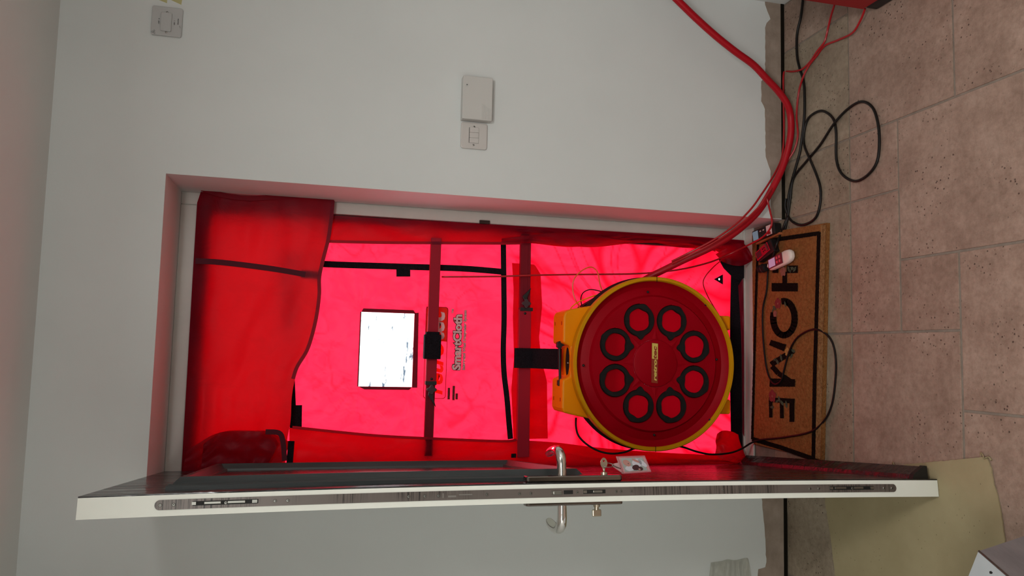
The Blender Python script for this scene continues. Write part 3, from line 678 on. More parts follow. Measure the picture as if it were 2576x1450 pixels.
# second layer pouch behind the lower crossbar
A_ = [(1288, 662), (1345, 666), (1360, 690)]; Bt_ = [(1292, 1106), (1378, 1104)]
C_ = [(1288, 662), (1292, 730), (1290, 800), (1293, 900), (1286, 980), (1292, 1106)]; D_ = [(1360, 690), (1364, 770), (1356, 850), (1362, 905), (1376, 960), (1378, 1104)]
mk('cloth_pouch', coons(A_, Bt_, C_, D_, 14, 50, lambda u, v: YC - 0.014 + 0.002 * nz(u * 4, v * 9)), M['flap'], panel, smooth=True)
# printed words
XA_, ZA_ = Vector((1, 0, 0)), Vector((0, 0, 1)); YP = YC - 0.0135
def place_text(body, p_start, p_end, cap_px, name, m_, y=YP, off=0.0, shear=0.0, grow=0.0, parent=cloth, ext=0.0):
    a = at(*p_start, 'y', y); e = at(*p_end, 'y', y); h = abs(at(p_start[0] - cap_px, p_start[1], 'y', y).z - a.z)
    w = e.x - a.x
    o = Vector((a.x - grow, y, a.z - grow)); t = text_mesh(body, o, XA_, ZA_, w + 2 * grow, h + 2 * grow, ext, shear, off)
    return mk(name, t, M[m_], parent)
def outlined(body, ps, pe, cap, off, ow):
    a = at(*ps, 'y', YP); e = at(*pe, 'y', YP); h = abs(at(ps[0] - cap, ps[1], 'y', YP).z - a.z)
    t0 = text_mesh(body, Vector((a.x - ow * 0.6, YP + 0.0004, a.z - ow * 0.6)), XA_, ZA_, e.x - a.x + ow * 1.2, h + ow * 1.2, 0, 0, off + 0.085)
    mk('lettering_outline', t0, M['inkblack'], cloth)
    t1 = text_mesh(body, Vector((a.x, YP, a.z)), XA_, ZA_, e.x - a.x, h, 0.0003, 0, off + 0.02); mk('lettering', t1, M['inkpale'], cloth)
# a dark backing behind the small line, as printed
a0 = at(1171, 934, 'y', YP); a1 = at(1156, 779, 'y', YP)
outlined('SmartCloth', (1159, 932), (1158, 792), 22, 0.022, 0.003)
outlined('TM', (1141, 789), (1141, 778), 4.5, 0.0, 0.0012)
outlined('Integrated Wind Dampening System', (1172, 931), (1171, 781), 10, 0.0, 0.0016)
for body, ps, pe in (('MADE IN USA', (1131, 1005), (1131, 977)), ('Part Number', (1143, 1007), (1143, 972)), ('ALI671', (1151, 1005), (1151, 991))):
    a = at(*ps, 'y', YP); e = at(*pe, 'y', YP); h = 0.0065
    mk('label_patch', B().prism([(a.x - 0.001, YP + 0.0006, a.z - 0.001), (e.x + 0.001, YP + 0.0006, a.z - 0.001), (e.x + 0.001, YP + 0.0006, a.z + h + 0.001), (a.x - 0.001, YP + 0.0006, a.z + h + 0.001)], (0, 0.0003, 0)), M['inkblack'], cloth)
    mk('lettering', text_mesh(body, Vector((a.x, YP, a.z)), XA_, ZA_, e.x - a.x, h, 0.0002), M['logo'], cloth)
# orange logo plate: outline, solid right part, letters
lp0 = at(1121, 1004, 'y', YP); lp1 = at(1072, 771, 'y', YP)
lx0, lx1, lz0, lz1 = lp0.x, lp1.x, lp0.z, lp1.z
def ringpts(g): return rrect((lx0 + lx1) / 2, (lz0 + lz1) / 2, lx1 - lx0 - 2 * g, lz1 - lz0 - 2 * g, 0.010 - g * 0.5, 4)
o1 = ringpts(0); o2 = ringpts(0.0022); n_ = len(o1)
mk('logo_outline', B().add([(x, YP, z) for x, z in o1] + [(x, YP, z) for x, z in o2], [(i, (i + 1) % n_, n_ + (i + 1) % n_, n_ + i) for i in range(n_)]), M['hem'], cloth)
lxm = lx0 + (lx1 - lx0) * 0.62
mk('logo_panel', B().prism([(lxm, YP + 0.0004, lz0 + 0.001), (lx1 - 0.005, YP + 0.0004, lz0 + 0.001), (lx1 - 0.001, YP + 0.0004, lz0 + 0.006), (lx1 - 0.001, YP + 0.0004, lz1 - 0.001), (lxm + 0.004, YP + 0.0004, lz1 - 0.001)], (0, 0.0002, 0)), M['logo'], cloth)
mk('logo_lettering', text_mesh('retro', Vector((lx0 + 0.014, YP, lz0 + 0.011)), XA_, ZA_, lxm - lx0 - 0.018, 0.048, 0, 0.25, 0.03), M['logo'], cloth)
mk('logo_lettering', text_mesh('tec', Vector((lxm + 0.006, YP, lz0 + 0.011)), XA_, ZA_, lx1 - lxm - 0.018, 0.055, 0.0002, 0.25, 0.03), M['inkpale'], cloth)
# pressure port: black triangle with a hole
tri = [at(1796, 703, 'y', YC - 0.006), at(1818, 691, 'y', YC - 0.006), at(1818, 716, 'y', YC - 0.006)]
bb = B(); K = 24; hc = at(1809, 703, 'y', YC - 0.006); outer = []
for k in range(K):
    t = 3 * k / K; i = int(t); outer.append(tri[i].lerp(tri[(i + 1) % 3], t - i))
import functools
outer.sort(key=lambda p: math.atan2(p.z - hc.z, p.x - hc.x))
inner = [hc + Vector((math.cos(a), 0, math.sin(a))) * 0.0042 for a in [math.atan2(p.z - hc.z, p.x - hc.x) for p in outer]]
bb.add(outer + inner, [(k, (k + 1) % K, K + (k + 1) % K, K + k) for k in range(K)]); mk('pressure_port', bb, M['velcro'], panel, solid=0.002)

# crossbars with sleeves and cam levers
def crossbar(pL, pR, p_mid, hL, label, lever_px, cap_screw, side):
    yb = 0.245
    a = at(*pR, 'y', yb); e = at(*pL, 'y', yb); mpt = at(*p_mid, 'y', yb)
    ax = (e - a).normalized(); up = Vector((-ax.z, 0, ax.x)); up = up if up.z > 0 else -up
    R3 = Matrix((ax, Vector((0, 1, 0)), up)).transposed()
    wide0, wide1 = (a, mpt) if side > 0 else (mpt, e)
    thin0, thin1 = (mpt, e) if side > 0 else (a, mpt)
    ln = (wide1 - wide0).length; bar = mk('crossbar', B().box((wide0 + wide1) / 2, (ln, 0.022, hL), R3), M['bar'], panel, bevel=0.0015)
    ln2 = (thin1 - thin0).length + 0.02; cc = (thin0 + thin1) / 2 + Vector((0, 0.003, 0))
    mk('sliding_bar', B().box(cc, (ln2, 0.018, hL * 0.86), R3).box(cc - Vector((0, 0.009, 0)) + up * hL * 0.30, (ln2, 0.004, hL * 0.2), R3).box(cc - Vector((0, 0.009, 0)) - up * hL * 0.30, (ln2, 0.004, hL * 0.2), R3), M['bar2'], bar)
    mk('end_shoe', B().box(mpt - Vector((0, 0.002, 0)), (0.012, 0.026, hL * 1.06), R3), M['blackpl'], bar)
    sc = at(*cap_screw, 'y', yb - 0.012); mk('screw', B().lathe([(0.0001, -0.0025), (0.003, -0.002), (0.0045, 0.0)], sc, seg=14), M['blackpl'], bar, smooth=True)
    # cam lever
    k0, k1, k2 = [at(*q, 'y', yb - 0.022) for q in lever_px]
    kn = []
    for k in range(40):
        t = 2 * PI * k / 40; r = 0.0142 + 0.003 * math.cos(4 * t); kn.append(k0 + Vector((math.cos(t) * r, -0.004, math.sin(t) * r)))
    lv = mk('cam_lever', B().prism([k0 + Vector((0.010, 0, 0.006)), k1 + Vector((0.005, 0, 0.011)), k2, k1 - Vector((0.0, 0, 0.007)), k0 - Vector((0.008, 0, 0.008))], (0, 0.010, 0)), M['blackpl'], bar, bevel=0.0015)
    mk('cam_knob', B().prism(kn, (0, 0.010, 0)), M['knob'], lv, bevel=0.002)
    return bar
b1 = crossbar((1077, 1140), (1097, 600), (1083, 964), 0.0355, '', [(1086, 981), (1085, 1000), (1097, 1026)], (1086, 954), 1)
b2 = crossbar((1312, 1150), (1320, 600), (1322, 779), 0.0435, '', [(1324, 764), (1322, 750), (1337, 725)], (1321, 789), -1)
# printed hem sleeves: black hook-and-loop wrap round the upper bar
w0 = at(1086, 842, 'y', 0.23); w1 = at(1088, 904, 'y', 0.23)
mk('velcro_wrap', B().box((w0 + w1) / 2, (abs(w0.x - w1.x), 0.034, 0.057)).box((w0.x + 0.003, w0.y, (w0.z + w1.z) / 2), (0.012, 0.030, 0.046)), M['velcro'], b1, bevel=0.003)

# fabric flaps hanging in front of the rails
def fold(a, s): return lambda u, v: a + s * nz(u * 3.1, v * 3.3, 5) + 0.4 * s * nz(u * 9, v * 7, 2)
tf_A = sm2([(506, 480), (560, 495), (610, 503), (680, 501), (760, 497), (815, 499), (842, 506)]); tf_D = sm2([(842, 506), (839, 540), (831, 600), (816, 660), (808, 700), (808, 740), (802, 790), (791, 840), (776, 885), (752, 925), (742, 955), (734, 1000), (731, 1060), (722, 1110), (716, 1185)])
tf_C = [(506, 480), (496, 510), (488, 640), (456, 1195)]; tf_B = [(456, 1195), (716, 1185)]
def ytop(u, v): return 0.246 - 0.010 * min(1, u * 6) + 0.006 * nz(u * 2.2 + v * 2, v * 5, 5) + 0.003 * nz(u * 9, v * 8, 2) - 0.010 * u
flap = mk('top_flap', coons(tf_A, tf_B, tf_C, tf_D, 60, 90, ytop), M['flap'], panel, smooth=True, label='loose red top flap hanging over the window panel')
def hemline(pts, w_in, y, m_='hem', name='flap_hem', parent=flap):
    pts = sm2(pts); b = B(); vs = []
    c = [at(px, py, 'y', y) for px, py in pts]
    for i, p in enumerate(c):
        t = (c[min(i + 1, len(c) - 1)] - c[max(i - 1, 0)]).normalized(); n_ = Vector((t.z, 0, -t.x)) * w_in
        vs += [p, p + n_]
    fs = [(i * 2, i * 2 + 1, i * 2 + 3, i * 2 + 2) for i in range(len(c) - 1)]
    return mk(name, b.add(vs, fs), M[m_], parent, smooth=True)
hemline([(842, 506), (839, 540), (831, 600), (816, 660), (808, 700), (808, 740), (802, 790), (791, 840), (776, 885), (752, 925), (742, 955)], 0.012, 0.222)
hemline([(505, 481), (560, 497), (620, 505), (680, 503), (760, 499), (840, 507)], -0.016, 0.224, 'flap')
strip([(730, 640), (731, 700), (732, 830)], 0.017, 0.256, name='velcro_strip')  # nearer copy of the strip, added so its shade shows through the flap
strip([(492, 657), (560, 661), (680, 676), (768, 691)], 0.018, 0.228, m_='maroon', name='sewn_tape', parent=flap)
strip([(758, 690), (808, 695)], 0.026, 0.232, m_='hem', name='sewn_tape', parent=flap)
# turned-over part of the flap at the hinge side
a_ = sm2([(470, 1135), (505, 1112), (540, 1093), (580, 1084), (640, 1084), (672, 1085), (700, 1098), (728, 1112)])
mk('folded_flap', coons(a_, [(458, 1190), (700, 1190)], [(470, 1135), (458, 1190)], [(728, 1112), (722, 1135), (700, 1190)], 40, 20, lambda u, v: 0.212 + 0.012 * math.sin(u * PI) * v + 0.003 * nz(u * 6, v * 4)), M['flap'], panel, smooth=True)
a_ = sm2([(512, 1118), (530, 1104), (560, 1088), (600, 1086), (660, 1088), (690, 1100), (700, 1118)])
mk('folded_flap', coons(a_, [(505, 1188), (660, 1190)], [(512, 1118), (505, 1188)], [(700, 1118), (685, 1150), (660, 1190)], 40, 20, lambda u, v: 0.196 + 0.008 * nz(u * 6, v * 4)), M['flap'], panel, smooth=True)
strip([(668, 1087), (702, 1090), (712, 1112), (716, 1160)], 0.016, 0.19, m_='maroon', name='sewn_tape')
strip([(733, 1110), (728, 1175)], 0.020, 0.20, name='velcro_tab')
# side flaps
rA = [(820, 545), (820, 612)]
rC = [(820, 541), (1000, 552), (1250, 566), (1500, 580), (1700, 592), (1872, 605)]
rD = sm2([(820, 609), (960, 611), (1100, 612), (1262, 613), (1330, 612), (1440, 622), (1560, 610), (1620, 606), (1700, 622), (1790, 628), (1818, 640), (1872, 645)])
mk('side_flap', coons([(820, 541), (820, 609)], [(1872, 605), (1872, 645)], rC, rD, 16, 140, lambda u, v: 0.242 + 0.006 * nz(u * 2, v * 14, 3) + (0.006 * nz(u * 5, v * 30, 6) if v > 0.45 else 0)), M['flap'], panel, smooth=True)
hemline([(826, 604), (960, 607), (1100, 608), (1262, 609), (1330, 608)], 0.010, 0.232, 'hem', 'flap_hem', panel)
mk('folded_flap', coons(sm2([(1262, 600), (1330, 592), (1420, 585), (1500, 592), (1600, 606), (1700, 600), (1760, 604), (1800, 622)]), sm2([(1262, 609), (1330, 612), (1440, 620), (1500, 622), (1600, 612), (1700, 615), (1760, 622), (1800, 634)]),
   [(1262, 600), (1262, 609)], [(1800, 622), (1800, 634)], 60, 8, lambda u, v: 0.226 + 0.006 * nz(u * 12, v * 3)), M['flap'], panel, smooth=True)
lD = sm2([(728, 1077), (860, 1090), (960, 1099), (1100, 1106), (1262, 1112), (1300, 1108), (1400, 1114), (1480, 1124), (1560, 1132), (1680, 1140), (1800, 1146), (1872, 1150)])
mk('side_flap', coons([(728, 1077), (728, 1210)], [(1872, 1150), (1872, 1185)], lD, [(728, 1210), (1300, 1200), (1872, 1185)], 20, 120, lambda u, v: 0.236 + 0.006 * nz(u * 2, v * 12, 3) + 0.003 * nz(u * 6, v * 26, 6)), M['flap'], panel, smooth=True)
hemline([(735, 1079), (860, 1092), (960, 1101), (1100, 1108), (1262, 1114), (1300, 1110)], -0.009, 0.226, 'hem', 'flap_hem', panel)
strip([(1286, 1147), (1298, 1147)], 0.014, 0.225, name='velcro_tab')
# bottom: black hook-and-loop band, corner piece, crumpled corners
strip([(1853, 650), (1850, 800), (1850, 960), (1852, 1090), (1852, 1150)], 0.045, 0.245, name='velcro_strip', th=0.004)
cp = [(1808, 652), (1835, 650), (1872, 652), (1872, 700), (1858, 706), (1846, 700), (1836, 690), (1822, 676)]
mk('velcro_tab', B().prism([at(x, y, 'y', 0.225) for x, y in cp], (0, 0.003, 0)), M['velcro'], panel)
mk('corner_fold', coons(sm2([(1800, 640), (1840, 618), (1872, 614), (1895, 650)]), sm2([(1818, 660), (1845, 668), (1870, 668), (1896, 654)]), [(1800, 640), (1818, 660)], [(1895, 650), (1896, 654)], 24, 12, lambda u, v: 0.215 - 0.02 * u + 0.006 * nz(u * 5, v * 5)), M['flap'], panel, smooth=True)
mk('corner_fold', coons(sm2([(1804, 1092), (1818, 1084), (1840, 1086), (1857, 1094)]), sm2([(1798, 1146), (1830, 1160), (1860, 1164), (1876, 1150)]), sm2([(1804, 1092), (1800, 1110), (1802, 1125), (1798, 1146)]), sm2([(1857, 1094), (1862, 1115), (1872, 1140), (1876, 1150)]), 20, 20,
   lambda u, v: 0.20 - 0.02 * math.sin(u * PI) + 0.006 * nz(u * 5, v * 5)), M['flap'], panel, smooth=True)
mk('corner_fold', coons(sm2([(1857, 720), (1862, 800), (1866, 900), (1868, 1090)]), sm2([(1869, 700), (1871, 800), (1872, 900), (1872, 1100)]), [(1857, 720), (1869, 700)], [(1868, 1090), (1872, 1100)], 60, 5, lambda u, v: 0.232 + 0.004 * nz(u * 10, v * 2)), M['hem'], panel, smooth=True)

# ------------------------------------------------------------------ the fan
fan = thing('blower_fan', (FC.x, 0.06, 0.19), 'big round fan with yellow rim and dark red eight-hole cover, set in the red fabric', 'fan')
mk('rim', B().lathe([(FR - 0.016, 0.012), (FR - 0.0135, -0.012), (FR - 0.011, -0.015), (FR - 0.003, -0.015), (FR, -0.011), (FR, 0.016), (FR - 0.016, 0.022)], FC, seg=128), M['yellowrim'], fan, smooth='auto', label='yellow rim')
for a in (PI / 2, -PI / 2):
    p = FC + Vector((math.sin(a + PI / 2) * 0, 0, 0)); q = FC + Vector((FR * 0.97 * (1 if a > 0 else -1), -0.0155, 0.0)); mk('rim_joint', B().box(q, (0.020, 0.001, 0.0016)), M['gap'], fan)
# cover plate: slopes in from the rim, flat hub with eight ports
HR, PR = 0.1535, 0.0565
prof = [(FR - 0.012, -0.006), (FR - 0.022, 0.006), (FR - 0.034, 0.014), (FR - 0.042, 0.010), (FR - 0.060, 0.004), (FR - 0.064, -0.002), (0.222, -0.006)]
cov = mk('cover', B().lathe(prof, FC, seg=128), M['darkred'], fan, smooth='auto')
# flat face with round holes (grid in polar blocks around each hole)
def face_with_holes():
    bm = bmesh.new()
    def circ(c, r, n, y):
        return [bm.verts.new((c[0] + r * math.cos(2 * PI * k / n), y, c[1] + r * math.sin(2 * PI * k / n))) for k in range(n)]
    es = []
    for c, r, n in [((FC.x, FC.z), 0.222, 128), ((FC.x, FC.z), 0.079, 64)] + [((FC.x + HR * math.cos(a), FC.z + HR * math.sin(a)), PR, 40) for a in [PI / 8 + k * PI / 4 for k in range(8)]]:
        vs = circ(c, r, n, -0.006)
        for k in range(n): es.append(bm.edges.new((vs[k], vs[(k + 1) % n])))
    bmesh.ops.triangle_fill(bm, edges=es, use_beauty=True, use_dissolve=False)
    # drop triangles that fill holes
    rem = []
    for f in bm.faces:
        c = f.calc_center_median()
        if math.hypot(c.x - FC.x, c.z - FC.z) < 0.0785: rem.append(f); continue
        for a in [PI / 8 + k * PI / 4 for k in range(8)]:
            if math.hypot(c.x - FC.x - HR * math.cos(a), c.z - FC.z - HR * math.sin(a)) < PR * 0.985: rem.append(f); break
    bmesh.ops.delete(bm, geom=rem, context='FACES')
    bm.verts.ensure_lookup_table(); bm.verts.index_update()
    b = B(); b.v = [v.co.copy() for v in bm.verts]; b.f = [tuple(v.index for v in f.verts) for f in bm.faces]; bm.free(); return b
mk('port_plate', face_with_holes(), M['darkred'], cov)
mk('hub_boss', B().lathe([(0.079, -0.006), (0.0775, -0.010), (0.074, -0.012), (0.0001, -0.0125)], FC, seg=72), M['darkred'], cov, smooth='auto')
for k in range(8):
    a = k * PI / 4; d = Vector((math.cos(a), 0, math.sin(a))); t_ = Vector((-d.z, 0, d.x)); c0 = FC + d * 0.081; c1 = FC + d * (0.118 if k % 2 else 0.116)
    mk('rib', B().add([c0 - t_ * 0.012 + Vector((0, -0.006, 0)), c0 + t_ * 0.012 + Vector((0, -0.006, 0)), c1 + Vector((0, -0.006, 0)), c0 + Vector((0, -0.0088, 0))], [(0, 1, 3), (1, 2, 3), (2, 0, 3)]), M['darkred'], cov)
for k in range(8):
    a = PI / 8 + k * PI / 4; c = FC + Vector((HR * math.cos(a), -0.006, HR * math.sin(a))); vs_o = []; vs_i = []; n_ = 72
    ain = a + PI + (0.30 if k % 2 else -0.30); aout = ain + PI * 0.86
    for i in range(n_):
        t = 2 * PI * i / n_
        def dd(x): return abs((t - x + PI) % (2 * PI) - PI)
        ro = 0.0528 + 0.0125 * math.exp(-(dd(ain) / 0.19) ** 2) + 0.004 * math.exp(-(dd(aout) / 0.25) ** 2)
        ri = 0.0385 - 0.0035 * math.exp(-(dd(ain) / 0.34) ** 2) - 0.0032 * math.exp(-(dd(aout) / 0.34) ** 2) - 0.0022 * math.exp(-(dd(ain + 1.6) / 0.3) ** 2) - 0.0022 * math.exp(-(dd(ain - 1.6) / 0.3) ** 2) + 0.0006 * math.cos(6 * t)
        vs_o.append((ro, t)); vs_i.append((ri, t))
    b = B(); rings = []
    for lst, sc_, y in ((vs_o, 1.0, 0.003), (vs_o, 1.0, -0.004), (vs_o, 0.97, -0.007), (vs_i, 1.04, -0.007), (vs_i, 1.0, -0.004), (vs_i, 1.0, 0.006)):
        rings.append([c + Vector((r * sc_ * math.cos(t), y, r * sc_ * math.sin(t))) for r, t in lst])
    V = [p for r in rings for p in r]; F_ = [(j * n_ + i, j * n_ + (i + 1) % n_, (j + 1) * n_ + (i + 1) % n_, (j + 1) * n_ + i) for j in range(len(rings) - 1) for i in range(n_)]
    ring = mk('port_ring', b.add(V, F_), M['blackmat'], fan, smooth='auto')
    mk('port_light_stop', B().lathe([(PR, -0.006), (PR, 0.0035), (0.040, 0.0035)], c + Vector((0, 0.0, 0)) - Vector((0, -0.006, 0)), seg=48), M['darkred2'], ring)  # dark ring added behind the gap to stop daylight leaking round the plug
    mk('port_plug', B().lathe([(0.0415, 0.004), (0.0001, 0.004)], c, seg=40), M['plugred'], ring)
    mk('port_lip', B().tube([FC + Vector((HR * math.cos(a), -0.0065, HR * math.sin(a))) + Vector((math.cos(q), 0, math.sin(q))) * (PR - 0.001) for q in [2 * PI * i / 48 for i in range(49)]], 0.0011, 6), M['darkred'], cov, smooth=True)
for a_, r_ in ((1.72, 0.252), (-1.50, 0.252), (0.03, 0.238), (PI + 0.02, 0.252)):
    pass
for px, py in ((1630, 735), (1646, 1095), (1468, 920), (1504, 768), (1776, 767), (1510, 1069), (1786, 1057), (1803, 905)):
    c = at(px, py, 'y', -0.004); mk('screw', B().lathe([(0.0001, -0.003), (0.0032, -0.0025), (0.0042, 0.002)], c, seg=14), M['blackpl'], cov, smooth=True)
# name plate
np0 = at(1655, 965, 'y', -0.013); np1 = at(1637, 864, 'y', -0.013)
w_, h_ = np1.x - np0.x, 0.0225; x0_, z0_ = np0.x, np0.z + 0.001
pl = mk('name_plate', B().prism([(x0_, -0.0145, z0_), (x0_ + w_, -0.0145, z0_), (x0_ + w_ + 0.002, -0.0145, z0_ + h_), (x0_ + 0.002, -0.0145, z0_ + h_)], (0, 0.002, 0)), M['rustlabel'], fan, label='orange-brown name plate')
xm_ = x0_ + w_ * 0.60
mk('name_panel', B().prism([(xm_, -0.0150, z0_ + 0.001), (x0_ + w_ - 0.001, -0.0150, z0_ + 0.001), (x0_ + w_ + 0.0005, -0.0150, z0_ + h_ - 0.001), (xm_ + 0.002, -0.0150, z0_ + h_ - 0.001)], (0, 0.0008, 0)), M['gold'], pl)
def fan_text(body, x, w, hh, m_, zz=0.0045): return mk('lettering', text_mesh(body, Vector((x, -0.0152, z0_ + zz)), XA_, ZA_, w, hh, 0.0003, 0.2, 0.035), M[m_], pl)
fan_text('retro', x0_ + 0.008, xm_ - x0_ - 0.009, 0.0115, 'gold'); fan_text('tec', xm_ + 0.001, w_ * 0.40 - 0.010, 0.0125, 'rustlabel')
# body behind the rim: yellow housing with control head, black shroud
mk('shroud', B().lathe([(0.270, 0.024), (0.288, 0.032), (0.293, 0.055), (0.270, 0.075), (0.225, 0.15), (0.205, 0.29), (0.205, 0.36)], FC, seg=96), M['blackmat'], fan, smooth='auto')
hz = [(-0.166, 0.804), (-0.152, 0.810), (-0.060, 0.810), (-0.054, 0.796), (-0.048, 0.784), (0.048, 0.784), (0.054, 0.796), (0.060, 0.810), (0.148, 0.810), (0.163, 0.804), (0.172, 0.780), (0.205, 0.62), (0.215, 0.50), (0.19, 0.20), (0.16, 0.193), (-0.16, 0.193), (-0.19, 0.20), (-0.215, 0.50), (-0.205, 0.62), (-0.172, 0.780)]
# built as an upper head and two feet so that the air path stays open
def head():
    b = B(); pts = [(x, z) for x, z in hz if z > 0.55]; top = pts[:]
    o = [Vector((FC.x + x, 0.020, z)) for x, z in pts]
    return b.prism(o, (0, 0.115, 0))
hd = mk('control_head', head(), M['yellow'], fan, bevel=0.006, label='yellow control head')
for sx in (-1, 1):
    mk('foot', B().box((FC.x + sx * 0.145, 0.08, 0.235), (0.05, 0.09, 0.085)), M['yellow'], fan, bevel=0.006)
    for zc in (0.0, 0.09):
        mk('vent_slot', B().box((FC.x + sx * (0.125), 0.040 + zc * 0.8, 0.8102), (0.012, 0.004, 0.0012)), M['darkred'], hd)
hc0 = at(1407, 868, 'y', 0.06); hc1 = at(1409, 964, 'y', 0.06)
hn = mk('carry_handle', B().tube([hc0, hc1], 0.0045, 12), M['blackpl'], fan, smooth='auto', label='black carry handle')
for hp in (hc0, hc1):
    mk('handle_bracket', B().prism([hp + Vector((x, -0.008, z)) for x, z in ((-0.014, -0.004), (-0.008, 0.009), (0.008, 0.009), (0.014, -0.004), (0.005, -0.008), (0.0, -0.020), (-0.005, -0.008))], (0, 0.016, 0)), M['blackpl'], hn, bevel=0.001)
mk('strap_screw', B().lathe([(0.0001, -0.003), (0.003, -0.002), (0.004, 0)], at(1429, 914, 'y', 0.034), seg=12), M['steel'], hd, smooth=True)
# strap from crossbar to handle
s0 = at(1354, 877, 'y', 0.16); st0 = at(1297, 903, 'y', 0.228); st1 = at(1410, 903, 'y', 0.09)
zc0 = (at(1297, 900, 'y', 0.225).z, at(1335, 900, 'y', 0.225).z); zb = at(1409, 903, 'y', 0.085).z; hx0, hx1 = at(1350, 928, 'y', 0.17).x, at(1350, 877, 'y', 0.17).x
sb = B()
pts = [(0.228, zc0[0] + 0.004), (0.222, zc0[0] - 0.004), (0.220, zc0[1]), (0.150, (zc0[1] + zb) / 2), (0.080, zb + 0.002), (0.078, zb - 0.002)]
sb.grid(1, len(pts) - 1, lambda u, v: Vector((hx0 + (hx1 - hx0) * u, pts[round(v * (len(pts) - 1))][0], pts[round(v * (len(pts) - 1))][1])))
tag(mk('hanging_strap', sb, M['velcro'], loc=((hx0 + hx1) / 2, 0.15, zb), solid=0.004), 'wide black strap hanging the fan handle from the lower crossbar', 'strap')

# ------------------------------------------------------------------ tubes and cables
def cord(name, pts, r, m_, label, cat, parent=None, seg=10, flat=1.0, n=7):
    sp = spline(pts, n); b = B().tube(sp, r, seg, flat)
    lo = min(sp, key=lambda p: p.z)
    o = mk(name, b, M[m_], parent, smooth='auto', loc=lo if parent is None else None)
    if parent is None:
        tag(o, label, cat, {'tube': 'thin red air tubes', 'cable': 'black cables on the floor'}.get(cat))
    elif label: o['label'] = label
    return o
def Y(y, *ps): return [at(px, py, 'y', y) for px, py in ps]
def Zp(z, *ps): return [at(px, py, 'z', z) for px, py in ps]
hp = [Vector((0.68, -0.66, 0.443)), Vector((0.69, -0.60, 0.45)), Vector((0.735, -0.50, 0.50)), Vector((0.762, -0.38, 0.51)), Vector((0.765, -0.25, 0.475)), Vector((0.745, -0.19, 0.42)), at(1655, -50, 'y', -0.165), at(1690, -14, 'y', -0.16), at(1706, 2, 'y', -0.16), at(1750, 45, 'y', -0.15), at(1800, 90, 'y', -0.14), at(1850, 130, 'y', -0.13), at(1895, 163, 'y', -0.12), at(1930, 200, 'y', -0.11), at(1958, 230, 'y', -0.10), at(1980, 262, 'y', -0.09),
      at(1989, 295, 'y', -0.075), at(1989, 340, 'y', -0.07), at(1980, 385, 'y', -0.06), at(1965, 430, 'y', -0.05), at(1940, 480, 'y', -0.04), at(1905, 535, 'y', -0.03), at(1850, 585, 'y', -0.03), at(1790, 622, 'y', -0.01), at(1720, 655, 'y', 0.04), at(1665, 682, 'y', 0.09), at(1640, 694, 'y', 0.11), at(1615, 708, 'y', 0.13)]
cord('red_hose', hp, 0.0118, 'hose', 'thick red hose sagging along the wall down to the top of the fan', 'hose', seg=14)
cord('red_air_tube', [at(2176, 22, 'z', 0.03), at(2165, 50, 'z', 0.02), at(2145, 82, 'z', 0.012), at(2110, 100, 'z', 0.006), at(2075, 115, 'z', 0.006), at(2055, 140, 'z', 0.006), at(2035, 165, 'z', 0.010), at(2020, 195, 'z', 0.014), at(2009, 235, 'z', 0.006), at(2004, 290, 'z', 0.006), at(2007, 340, 'z', 0.006), at(1999, 375, 'z', 0.01),
      at(1985, 400, 'z', 0.02), at(1965, 440, 'y', -0.03), at(1945, 470, 'y', -0.045), at(1925, 500, 'y', -0.07), at(1905, 525, 'y', -0.065), at(1862, 566, 'y', -0.058), at(1800, 608, 'y', -0.042), at(1740, 640, 'y', -0.01), at(1690, 664, 'y', 0.04)], 0.0034, 'redtube', 'thin red tube from the red case corner, joining the thick hose', 'tube')
cord('red_air_tube', [at(2099, 12, 'z', 0.03), at(2090, 42, 'z', 0.02), at(2082, 75, 'z', 0.010), at(2074, 105, 'z', 0.012), at(2055, 130, 'z', 0.014), at(2038, 155, 'z', 0.006), at(2018, 174, 'z', 0.012), at(1995, 180, 'z', 0.006), at(1977, 180, 'y', -0.008), at(1971, 190, 'y', -0.006), at(1971, 250, 'y', -0.006), at(1972, 330, 'y', -0.006),
      at(1968, 390, 'y', -0.007), at(1955, 425, 'y', -0.02), at(1935, 460, 'y', -0.03), at(1915, 490, 'y', -0.045), at(1890, 525, 'y', -0.055), at(1850, 565, 'y', -0.055), at(1795, 604, 'y', -0.04), at(1738, 634, 'y', -0.008), at(1690, 658, 'y', 0.04)], 0.0034, 'redtube', 'thin red tube crossing to the wall joint and running along it', 'tube')
cord('red_air_tube', [at(1928, 495, 'y', -0.055), at(1932, 510, 'y', -0.055), at(1938, 535, 'y', -0.045), at(1942, 556, 'y', -0.035), at(1937, 576, 'y', -0.02), at(1917, 598, 'y', 0.04), at(1880, 618, 'y', 0.12), at(1830, 642, 'y', 0.18), at(1780, 662, 'y', 0.17), at(1700, 680, 'y', 0.17),
      at(1600, 689, 'y', 0.20), at(1450, 691, 'y', 0.215), at(1340, 693, 'y', 0.215), at(1250, 696, 'y', 0.235), at(1130, 697, 'y', 0.26), at(1112, 697, 'y', 0.27)], 0.0032, 'redtube', 'thin red tube crossing the fabric above the fan to the upper crossbar', 'tube')
# thin orange tube looping from the fan collar to the lower corner
cord('thin_tube', [at(1815, 655, 'y', 0.2), at(1795, 672, 'y', 0.24), at(1775, 695, 'y', 0.27), at(1769, 715, 'y', 0.275), at(1780, 745, 'y', 0.265), at(1797, 775, 'y', 0.22), at(1812, 800, 'y', 0.18), at(1822, 830, 'y', 0.14)], 0.0022, 'redtube', 'very thin red tube looping beside the black triangle right of the fan', 'tube')
